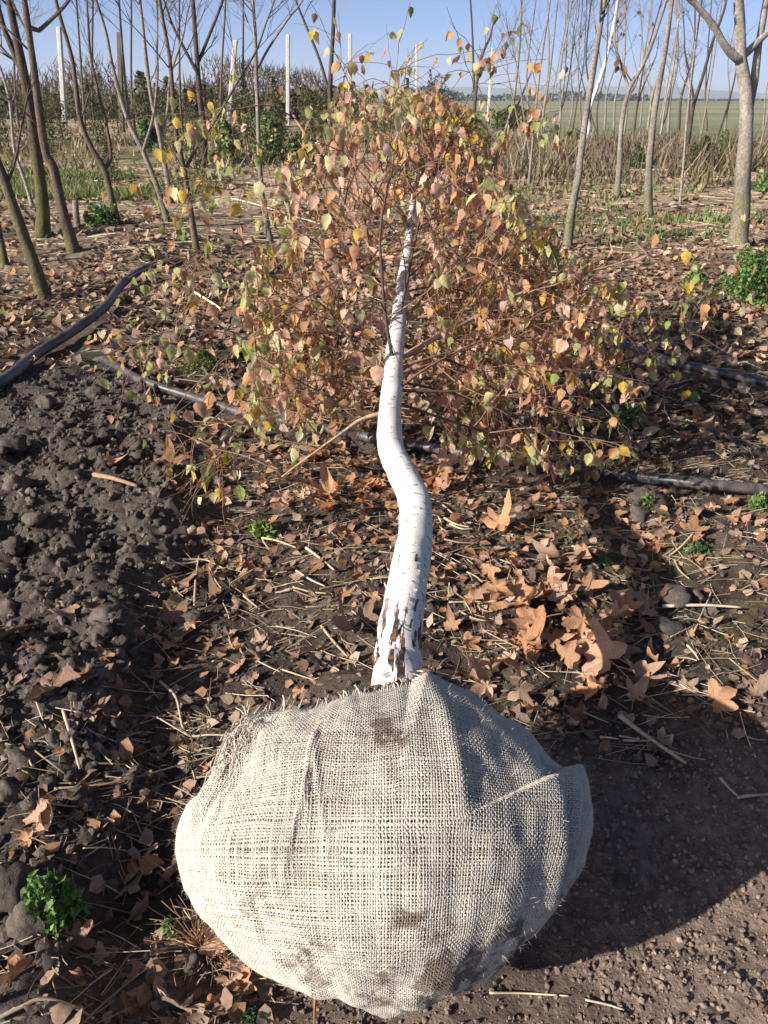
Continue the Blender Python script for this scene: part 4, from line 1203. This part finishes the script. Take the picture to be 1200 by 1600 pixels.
# crumbs
cm_ = MB(); cl = [clod_mesh(1, 50 + k) for k in range(6)]
def crumbs(n, xr, yr, r0, r1, test, cols, sub=1):
    x_ = rs.uniform(*xr, n); y_ = rs.uniform(*yr, n); keep = test(x_, y_); x_, y_ = x_[keep], y_[keep]; n = len(x_)
    z_ = H(x_, y_); r = r0 + (r1 - r0) * rs.random(n) ** 3
    Rm = rotmat(rs, n)
    for v in range(6):
        s_ = np.arange(v, n, 6); V0, F0 = cl[v]
        V = np.einsum('nij,kj->nki', Rm[s_], V0) * r[s_, None, None] + np.stack([x_[s_], y_[s_], z_[s_] + r[s_] * .3], -1)[:, None]
        f = (np.arange(len(s_))[:, None, None] * len(V0) + F0[None]).reshape(-1, 3)
        c = np.array(cols)[rs.integers(0, len(cols), len(s_))] * rs.uniform(.7, 1.35, (len(s_), 1))
        cm_.add(V.reshape(-1, 3), f, np.repeat(c, len(V0), 0))
inv = lambda x_, y_: np.abs(x_) < .62 * y_ + .45
tl = lambda x_, y_: (masks(x_, y_)[0] > rs.random(len(x_)) * .8) & inv(x_, y_)
cr_ = lambda x_, y_: (masks(x_, y_)[1] > rs.random(len(x_)) * .8) & inv(x_, y_)
rest = lambda x_, y_: ((masks(x_, y_)[0] + masks(x_, y_)[1]) < rs.random(len(x_))) & inv(x_, y_)
DKC = [(.092, .076, .065), (.11, .09, .076), (.08, .067, .058), (.14, .113, .093)]
DRC = [(.23, .168, .133), (.26, .19, .15), (.20, .146, .115), (.165, .12, .095)]
crumbs(15000, (-2.3, -.2), (.7, 4.4), .003, .020, tl, DKC)
crumbs(21000, (-.6, 1.3), (.5, 1.65), .002, .0085, cr_, DRC)
crumbs(15000, (-1.6, 1.9), (1.0, 3.6), .002, .012, rest, DKC + DKC + DRC[3:])
o = cm_.build('soil_crumbs', M['clod'], None, False, 'stuff'); tag(o, 'loose crumbs of dark and reddish soil over the ground', 'soil')
# bare soil heaped round the foot of the trunk inside the cloth
sm = MB()
base_p = TPs[np.argmin(np.abs(tarc - .20))]
for k in range(520):
    s_, t_ = sheet(rs.uniform(1.34, 1.8), rs.uniform(62, 134))
    p_, n_ = S0(np.array([s_]), np.array([t_]))
    V0, F0 = cl[k % 6]; r = rs.uniform(.004, .014)
    sm.add(V0 * r + p_[0] + n_[0] * .002 - BO, F0, np.array(DRC[2 + k % 2]) * rs.uniform(.6, 1.05))
V, F = clod_mesh(3, 77)
V = V * (1 + .12 * fbm(V[:, 0] * 6, V[:, 1] * 6, V[:, 2] * 6, oct=3, s=5))[:, None]
sm.add(V * np.array([.15, .09, .06]) + at(575, 1092, 1.16) + np.array([0, 0, -.03]) - BO, F, (.085, .062, .047))
for k in range(260):
    q = rs.normal(size=3); q /= np.linalg.norm(q); V0, F0 = cl[k % 6]; r = rs.uniform(.003, .011)
    V0 = V0 * rs.uniform(.5, 1.2, 3)
    sm.add(V0 * r + q * np.array([.15, .09, .06]) + at(575, 1092, 1.16) + np.array([0, 0, -.03]) - BO, F0, np.array(DRC[2 + k % 2]) * rs.uniform(.6, 1.05))
sm.build('ball_soil', M['clod'], root_ball, False, 'stuff')

# ================================================================== FALLEN PLANE LEAVES
def plane_leaf(seed):
    r = random.Random(seed)
    lobes = [(-2.15, .62), (-1.1, .86), (0, 1.0), (1.1, .86), (2.15, .62)]
    lobes = [(a + r.gauss(0, .06), l * r.uniform(.9, 1.1)) for a, l in lobes]
    N = 56
    an = np.linspace(-2.8, 2.8, N)
    rad_ = np.zeros(N)
    for a, l in lobes:
        d = np.abs(an - a); lo_ = l * (.50 + .50 * np.clip(1 - d / .52, 0, 1) ** 1.15)
        for sgn in (-1, 1):      # side teeth of the lobe
            lo_ = np.maximum(lo_, l * .80 * np.clip(1 - np.abs(an - a - sgn * .26) / .26, 0, 1) ** .6)
        rad_ = np.maximum(rad_, np.where(d < .75, lo_, 0))
    rad_ = np.maximum(rad_, .42 - .1 * (np.abs(an) > 2.5)); rad_ *= 1 + .05 * np.array([r.choice([-1, 1]) * r.random() for _ in range(N)])
    if r.random() < .5:      # torn side
        c_ = r.uniform(-2.4, 2.4); rad_ *= 1 - r.uniform(.4, .75) * np.exp(-((an - c_) / r.uniform(.3, .8)) ** 2)
    rings = [.0, .22, .45, .68, .86, 1.0]
    ax_ = r.uniform(0, 3.14); k1, k2, k3 = r.uniform(-.1, 1.0), r.uniform(-.45, .45), r.uniform(.10, .34)
    ph = r.uniform(0, 6.28)
    V = []
    la = np.array([a for a, _ in lobes])
    for f in rings[1:]:
        x_ = np.sin(an) * rad_ * f; y_ = np.cos(an) * rad_ * f
        dv = np.min(np.abs(an[:, None] - la[None]), 1)
        z_ = k3 * np.minimum(dv, .55) * f * .55 * np.sign(k1 + .2)
        u = x_ * math.cos(ax_) + y_ * math.sin(ax_); v = -x_ * math.sin(ax_) + y_ * math.cos(ax_)
        z_ = z_ + k1 * u * u + k2 * v * v + .10 * np.sin(an * 3 + ph) * f ** 3 + .16 * f ** 4 * vn(np.cos(an) * 3 + seed, np.sin(an) * 3, s=seed)
        bend = np.clip(u - .35, 0, 1); z_ = z_ + r.uniform(.2, .9) * 1.2 * bend ** 1.6
        V.append(np.stack([x_, y_, z_], -1))
    V = np.vstack([[(0, 0, 0)]] + V); nr = len(rings) - 1
    Ft = np.array([[0, 1 + j + 1, 1 + j] for j in range(N - 1)])
    Fq = np.array([[1 + a * N + j, 1 + a * N + j + 1, 1 + (a + 1) * N + j + 1, 1 + (a + 1) * N + j] for a in range(nr - 1) for j in range(N - 1)])
    st = catmull(np.array([(0, 0, 0), (r.uniform(-.1, .1), -.35, .06), (r.uniform(-.25, .25), -.75, .05)]), 6)
    Vs, Fs, _ = tube(st, np.linspace(.012, .018, 6), 4)
    n0 = len(V)
    m_ = MB(); m_.add(V, {3: Ft, 4: Fq}); m_.add(Vs, Fs)
    me = m_.mesh('fallen_leaf', M['dry_obj'])
    return me, float(V[:, 2].min())
PLM = [plane_leaf(k) for k in range(24)]
HEAP = [(780, 837, 58), (872, 895, 80), (905, 880, 55), (802, 930, 60), (845, 950, 60), (835, 995, 80), (795, 1050, 68), (745, 1055, 50), (932, 955, 42), (957, 990, 52), (1010, 955, 60), (945, 1050, 84), (880, 1045, 48), (990, 1070, 58), (995, 1095, 48), (740, 945, 52),
        (765, 950, 50), (910, 922, 48), (685, 915, 45), (885, 980, 30), (850, 925, 60), (730, 1010, 38), (705, 990, 34), (970, 1022, 42), (1025, 1045, 50), (860, 1000, 60), (900, 1010, 50), (820, 1020, 60), (770, 1000, 55), (810, 965, 70), (880, 940, 60), (930, 1090, 50), (760, 1080, 50)]
RIGHT = [(1070, 1080, 38), (1115, 1100, 58), (1095, 1125, 32), (1180, 1095, 55), (1035, 825, 48), (1055, 810, 55), (985, 828, 42), (1025, 858, 42), (1100, 803, 50), (1185, 810, 28), (1140, 783, 32), (1145, 1005, 20), (825, 842, 26), (1125, 675, 34), (1165, 730, 30), (1195, 1250, 30), (1060, 1110, 40), (1080, 835, 40), (1000, 840, 40)]
LEFT = [(292, 835, 60), (280, 915, 55), (285, 950, 52), (272, 975, 55), (330, 942, 42), (270, 1010, 42), (215, 970, 38), (215, 990, 30), (102, 957, 50), (137, 955, 34), (492, 887, 34), (475, 945, 42), (560, 882, 28), (582, 890, 28), (535, 935, 34), (555, 995, 76), (570, 972, 42), (422, 1005, 34),
        (360, 1000, 28), (407, 1025, 42), (465, 1027, 34), (470, 1082, 34), (545, 1070, 34), (377, 925, 28), (90, 1100, 90), (132, 1060, 58), (107, 1030, 44), (142, 1095, 38), (185, 1070, 34), (165, 1030, 34), (135, 1110, 44), (175, 1125, 40), (45, 1012, 32), (345, 882, 22), (242, 1185, 28), (345, 1160, 22), (25, 990, 34),
        (520, 1040, 40), (300, 985, 40), (320, 900, 36)]
NEAR = [(65, 1270, 62), (80, 1295, 48), (135, 1275, 38), (232, 1257, 38), (190, 1232, 28), (120, 1245, 34), (220, 1362, 65), (200, 1395, 60), (205, 1445, 62), (185, 1344, 28), (257, 1380, 34), (120, 1470, 50), (20, 1530, 58), (122, 1535, 44), (197, 1575, 44), (227, 1588, 28), (232, 1522, 34),
        (355, 1485, 70), (360, 1540, 62), (285, 1585, 75), (330, 1575, 36), (377, 1545, 40), (410, 1530, 60), (47, 1320, 36), (160, 1500, 40), (60, 1585, 40)]
PIPE = [(517, 782, 55), (570, 800, 40), (585, 762, 40), (270, 732, 52), (340, 742, 45), (325, 650, 34), (565, 775, 40), (510, 780, 40), (172, 727, 30), (440, 790, 40), (480, 760, 36), (690, 740, 44), (660, 760, 36), (720, 745, 36), (540, 740, 40), (455, 735, 34), (405, 770, 30), (620, 780, 30), (590, 735, 40), (500, 720, 38)]
rs2 = random.Random(5)
for _ in range(26): HEAP.append((rs2.gauss(860, 75), rs2.gauss(1000, 55), rs2.uniform(28, 55)))
for _ in range(26): LEFT.append((rs2.uniform(230, 590), rs2.uniform(830, 1060), rs2.uniform(18, 34)))
for _ in range(14): PIPE.append((rs2.uniform(420, 730), rs2.uniform(710, 800), rs2.uniform(20, 36)))
for _ in range(12): RIGHT.append((rs2.uniform(1000, 1200), rs2.uniform(780, 1130), rs2.uniform(18, 34)))
FAR = [(rs2.uniform(20, 1190), rs2.uniform(400, 640), rs2.uniform(14, 30)) for _ in range(70)]
TAN = [(.46, .26, .155), (.53, .33, .22), (.40, .205, .11), (.48, .26, .14), (.44, .30, .21)]
DUL = [(.30, .20, .145), (.36, .255, .19), (.24, .145, .10), (.33, .18, .10)]
kk = 0
def scatter(lst, pal, label, group, tiltm=.35, lift=0):
    global kk
    for (a, b_, s_) in lst:
        p = gp(a, b_); dep = project(p)[2]; sc = s_ * dep / FPX / 1.38
        if abs(p[0] - .0) < .36 and abs(p[1] - .86) < .27: pass
        me, zmin = PLM[(kk * 7) % 24]; kk += 1
        o = obj('fallen_leaf', me)
        o.scale = (sc, sc, sc); tl_ = rnd.gauss(0, tiltm), rnd.gauss(0, tiltm)
        o.rotation_euler = (tl_[0], tl_[1], rnd.uniform(0, 6.28))
        o.location = p + np.array([0, 0, sc * (.10 + .35 * (abs(tl_[0]) + abs(tl_[1])) * .5) + rnd.random() * lift])
        c = np.array(rnd.choice(pal)) * rnd.uniform(.75, 1.2); o.color = (*c, 1)
        tag(o, label, 'leaf', group)
scatter(HEAP, TAN, 'curled orange-tan plane leaf in the heap beside the white trunk', 'plane leaves heaped beside the white trunk', .45, .045)
scatter(RIGHT, TAN + DUL, 'dry brown plane leaf lying on mossy soil below the long pipe', 'plane leaves on the mossy soil')
scatter(LEFT, DUL + TAN[:1], 'dull brown broken plane leaf lying among straw beside the tilled earth', 'plane leaves among the straw')
scatter(NEAR, DUL + TAN, 'brown plane leaf on dark soil beside the burlap root ball', 'plane leaves beside the root ball', .55)
scatter(PIPE, TAN[:4] + [(.40, .16, .06)], 'orange-brown leaf lying along the long pipe under the birch', 'leaves along the long pipe', .4, .03)
scatter(FAR, DUL + TAN, 'brown fallen leaf on the littered ground around the birch crown', 'leaves on the littered ground', .5)

# leaf litter mass
lm = MB(); rs = np.random.default_rng(21)
def flakes(n, xr, yr, s0, s1, cols, test, pw=1.0, lift=.3):
    x_ = rs.uniform(*xr, n); y_ = yr[0] + (yr[1] - yr[0]) * rs.random(n) ** pw; k = test(x_, y_); x_, y_ = x_[k], y_[k]; n = len(x_)
    s_ = rs.uniform(s0, s1, n); z_ = H(x_, y_)
    g = np.array([(-1, -.4, .12), (-.2, -.9, 0), (.7, -.6, .1), (1, .1, .3), (.5, .9, .05), (-.5, .8, .15), (0, 0, -.12)])
    a = rs.uniform(0, 6.28, n); t1, t2 = rs.normal(0, .45, n), rs.normal(0, .45, n)
    V = np.tile(g, (n, 1, 1)) * rs.uniform(.7, 1.3, (n, 7, 1)); V[..., 2] *= rs.uniform(-2.5, 4, (n, 1))
    x1 = V[..., 0] * np.cos(a)[:, None] - V[..., 1] * np.sin(a)[:, None]; y1 = V[..., 0] * np.sin(a)[:, None] + V[..., 1] * np.cos(a)[:, None]
    z1 = V[..., 2] + x1 * t1[:, None] + y1 * t2[:, None]
    V = np.stack([x1, y1, z1], -1) * s_[:, None, None] * .5 + np.stack([x_, y_, z_ + s_ * lift], -1)[:, None]
    F = (np.arange(n)[:, None, None] * 7 + np.array([[k, (k + 1) % 6, 6] for k in range(6)])[None]).reshape(-1, 3)
    c = np.array(cols)[rs.integers(0, len(cols), n)] * rs.uniform(.65, 1.3, (n, 1))
    lm.add(V.reshape(-1, 3), F, np.repeat(c, 7, 0))
PC = np.vstack(PIPES)[:, :2]
def view(x_, y_):
    ok = np.abs(x_) < .60 * y_ + .5
    for q in PC: ok &= (x_ - q[0]) ** 2 * .5 + (y_ - q[1] + .03) ** 2 > .008
    return ok
ntl = lambda x_, y_: view(x_, y_) & (masks(x_, y_)[0] < .5) & (masks(x_, y_)[1] < .5)
patchy = lambda x_, y_: view(x_, y_) & (masks(x_, y_)[0] < .4) & (fbm(x_ * .9, y_ * .9, oct=3, s=19) + rs.normal(0, .35, len(x_)) > -.1)
LIT = [(.30, .19, .125), (.36, .245, .17), (.22, .145, .105), (.42, .31, .22), (.32, .18, .105), (.16, .11, .085)]
flakes(15000, (-7, 7), (4.0, 11), .03, .085, LIT, patchy, 1.3)
flakes(8000, (-3.2, 3.6), (3.3, 8.5), .03, .075, LIT + [(.40, .24, .13), (.16, .18, .07)], ntl, 1.2)
flakes(9000, (-12, 12), (9, 20), .05, .12, LIT + [(.36, .27, .18)], patchy, 1.2)
flakes(2200, (-1.3, 1.9), (1.2, 3.4), .012, .04, LIT + DUL, ntl)
flakes(400, (-1.1, -.2), (.6, 1.6), .012, .04, DUL, view)
o = lm.build('leaf_litter', M['litter'], None, True, 'stuff'); tag(o, 'brown crumbled leaf litter covering the nursery ground', 'leaf litter')
# small birch leaves already dropped
bl = MB()
n = 1500
x_ = rs.normal(.25, .75, n); y_ = rs.uniform(2.15, 4.6, n); k = (np.abs(x_) < 1.7) & view(x_, y_) & (masks(x_, y_)[0] < .4); x_, y_ = x_[k], y_[k]
for a, b_ in zip(x_, y_):
    V, F = LV[rnd.randrange(10)]
    E = np.array(Euler((rnd.gauss(0, .4), rnd.gauss(0, .4), rnd.uniform(0, 6.28))).to_matrix())
    bl.add((V * rnd.uniform(.035, .055)) @ E.T + np.array([a, b_, float(H(a, b_)) + rnd.uniform(.008, .03)]), F, PAL_B[rnd.randrange(7)] * rnd.uniform(.7, 1.1))
o = bl.build('dropped_birch_leaves', M['leaf_stuff'], None, True, 'stuff'); tag(o, 'small orange birch leaves dropped on the ground beneath the crown', 'leaves')

# ================================================================== STRAW AND TWIGS
STC = [(.46, .36, .24), (.38, .29, .19), (.52, .43, .31), (.30, .22, .14), (.20, .14, .09)]
GT = {}
def stalk(pts, rpx, c, label, group, lift=.004, name='dry_stalk'):
    P = np.array([gp(a, b_, lift + (rnd.uniform(0, .01))) for a, b_ in pts]); dep = project(P[0])[2]
    C = catmull(P, 5 * len(P)); r = rpx * dep / FPX / 2
    V, F, uv = tube(C, np.linspace(r, r * .6, len(C)), 6, rough=.1)
    m_ = MB(); m_.add(V - P[0], F, np.array(c) * rnd.uniform(.85, 1.1), uv)
    o = m_.build(name, M['straw']); o.location = P[0]; tag(o, label, 'stalk', group)
W, TN, GY, BN = STC[2], STC[0], STC[1], STC[3]
stalk([(968, 1118), (1010, 1150), (1072, 1192)], 8, TN, 'thick pale dry stalk lying in the shadow beyond the root ball', None, .01)
stalk([(1036, 945), (1100, 946), (1158, 949)], 6, W, 'straight whitish stalk on the mossy soil near plane leaves', None, .02)
stalk([(765, 1551), (820, 1552), (888, 1556)], 4, W, 'thin white straw on the reddish crumbly soil', None)
stalk([(915, 1562), (950, 1570), (975, 1578)], 4, W, 'short pale straw on the reddish crumbly soil', None)
stalk([(1125, 1215), (1140, 1232), (1152, 1243)], 5, W, 'short thick straw in the ball shadow', None)
stalk([(1152, 1246), (1175, 1243), (1215, 1240)], 6, W, 'pale broken stalk at the edge of the ball shadow', None)
stalk([(250, 1065), (275, 1090), (290, 1145), (330, 1148), (378, 1149)], 4.5, TN, 'bent pale stem touching the burlap corner', None, .02)
stalk([(245, 1120), (295, 1150)], 3, TN, 'thin stem crossing the bent pale stem', None, .02)
stalk([(100, 1115), (112, 1155), (123, 1195)], 6, TN, 'flattened straw stalk beside a big dull leaf', None, .01)
stalk([(85, 1232), (180, 1222), (300, 1190), (372, 1166)], 4, BN, 'long curved brown stem reaching the burlap', None, .02)
stalk([(250, 866), (290, 864), (333, 871)], 4.5, W, 'pale straw at the edge of the tilled earth', None, .01)
stalk([(304, 945), (306, 905), (311, 868)], 5, GY, 'grey straw pointing away between broken leaves', None, .02)
stalk([(478, 855), (500, 872), (522, 890)], 5, W, 'short bright straw near the trunk kink', None, .01)
stalk([(463, 892), (485, 905), (508, 916)], 4, W, 'second bright straw near the trunk kink', None, .01)
stalk([(502, 978), (522, 1003), (543, 1026)], 5, GY, 'grey stalk beside the large veined leaf', None, .01)
stalk([(0, 998), (25, 985), (54, 975)], 9, (.20, .12, .08), 'stubby brown twig on the tilled earth', None, .01, 'brown_twig')
stalk([(145, 742), (175, 748), (215, 760)], 9, (.30, .19, .12), 'reddish broken twig on the tilled earth', None, .01, 'brown_twig')
stalk([(-10, 1595), (30, 1575), (65, 1562), (110, 1572), (146, 1592)], 8, TN, 'bent dry stalk in the near soil corner by brown leaves', None, .01)
stalk([(130, 1600), (165, 1565), (210, 1528), (232, 1512)], 5, (.22, .15, .10), 'thin brown twig near the burlap rim', None, .02, 'brown_twig')
stalk([(493, 1545), (492, 1570), (491, 1605)], 6, (.35, .18, .09), 'reddish stalk poking out under the burlap ball', None, .03, 'brown_twig')
stalk([(300, 325), (350, 310), (395, 318), (450, 335), (500, 350)], 3, W, 'long pale cane lying before the birch crown', None, .05)
stalk([(280, 445), (310, 460), (345, 482)], 5, W, 'pale stick beside the blue-black hose', None, .02)
GS1 = 'short dry straws among fallen leaves'
for k in range(120):
    z = k % 4
    a, b_ = [(rs2.uniform(230, 600), rs2.uniform(820, 1060)), (rs2.uniform(670, 780), rs2.uniform(780, 1040)), (rs2.uniform(850, 1190), rs2.uniform(800, 1170)), (rs2.uniform(40, 330), rs2.uniform(1100, 1590))][z]
    L = rs2.uniform(22, 75); an_ = rs2.gauss(.35, .6) if rs2.random() < .75 else rs2.uniform(0, 3.14)
    dx, dy = math.cos(an_) * L, math.sin(an_) * L * .7
    stalk([(a, b_), (a + dx * .5 + rs2.gauss(0, 2), b_ + dy * .5 + rs2.gauss(0, 2)), (a + dx, b_ + dy)], rs2.uniform(1.8, 4), rs2.choice(STC), 'short dry straw lying among fallen leaves and soil', GS1, .012, 'straw')
sm = MB(); rs = np.random.default_rng(31)
def straws(n, xr, yr, l0, l1, r, test, pw=1.0, cols=STC, zl=.012):
    x_ = rs.uniform(*xr, n); y_ = yr[0] + (yr[1] - yr[0]) * rs.random(n) ** pw; k = test(x_, y_); x_, y_ = x_[k], y_[k]; n = len(x_)
    L = rs.uniform(l0, l1, n) * rs.uniform(.5, 1, n); a = rs.normal(0, .7, n) + (rs.random(n) < .3) * rs.uniform(0, 3.14, n)
    dx, dy = np.cos(a) * L / 2, np.sin(a) * L / 2
    A = np.stack([x_ - dx, y_ - dy, H(x_ - dx, y_ - dy) + rs.uniform(.002, zl, n)], -1); B = np.stack([x_ + dx, y_ + dy, H(x_ + dx, y_ + dy) + rs.uniform(.002, zl * 2, n)], -1)
    Mi = (A + B) / 2; Mi[:, 2] = np.maximum(Mi[:, 2], H(Mi[:, 0], Mi[:, 1]) + .003); Mi += rs.normal(0, .03, Mi.shape) * L[:, None] * np.array([1, 1, .3])
    rr = r * rs.uniform(.5, 1.4, n) ; s1 = np.stack([-np.sin(a), np.cos(a), 0 * a], -1) * rr[:, None]; up = np.array([0, 0, 1.]) * rr[:, None] * 1.3
    V = np.concatenate([np.stack([Q - s1, Q + up, Q + s1], 1) for Q in (A, Mi, B)], 1)
    F = []
    for g in (0, 3): F += [[g, g + 1, g + 4, g + 3], [g + 1, g + 2, g + 5, g + 4]]
    F = (np.arange(n)[:, None, None] * 9 + np.array(F)[None]).reshape(-1, 4)
    c = np.array(cols)[rs.integers(0, len(cols), n)] * rs.uniform(.7, 1.15, (n, 1))
    sm.add(V.reshape(-1, 3), F, np.repeat(c, 9, 0))
straws(2600, (-1.1, 1.9), (1.1, 3.4), .02, .22, .0011, ntl)
straws(500, (-1.0, -.2), (.6, 1.5), .02, .16, .0011, view)
straws(4200, (-6, 6), (3.6, 9), .06, .4, .0022, ntl, 1.3)
straws(6000, (-12, 12), (8.5, 22), .15, .7, .005, view, 1.2)
o = sm.build('straw_litter', M['straw'], None, False, 'stuff'); tag(o, 'thin dry straws and stems strewn over the ground', 'straw')
# reddish dry grass tuft against the ball
tm_ = MB(); b = gp(315, 1480)
for k in range(120):
    P = limb_path(np.zeros(3), (rnd.gauss(0, 1), rnd.gauss(0, 1), .7), rnd.uniform(.05, .13), 4, -.12, .25)
    V, F, uv = tube(P, .0008, 3); tm_.add(V, F, np.array((.28, .15, .08)) * rnd.uniform(.6, 1.2))
o = tm_.build('dry_grass_tuft', M['straw']); o.location = b; tag(o, 'reddish dried grass tuft beside the burlap ball', 'grass tuft')
print('objects', len(bpy.data.objects))
# ================================================================== HAZE
hz = MB()
a_ = 5600.0
hz.add(np.array([(x_, y_, z_) for z_ in (-8, 95) for y_ in (-200, a_ + 100) for x_ in (-a_, a_)]), np.array([(0, 2, 3, 1), (4, 5, 7, 6), (0, 1, 5, 4), (2, 6, 7, 3), (0, 4, 6, 2), (1, 3, 7, 5)]))
hm_ = bpy.data.materials.new('haze'); hm_.use_nodes = True; hn = hm_.node_tree
hn.nodes.remove(hn.nodes['Principled BSDF'])
pv = hn.nodes.new('ShaderNodeVolumePrincipled'); pv.inputs['Color'].default_value = (.72, .80, .95, 1); pv.inputs['Density'].default_value = .00035
hn.links.new(pv.outputs[0], hn.nodes['Material Output'].inputs['Volume'])
h_ = hz.build('haze', hm_, None, False, 'stuff'); tag(h_, 'thin pale bluish haze over the distant field', 'haze')
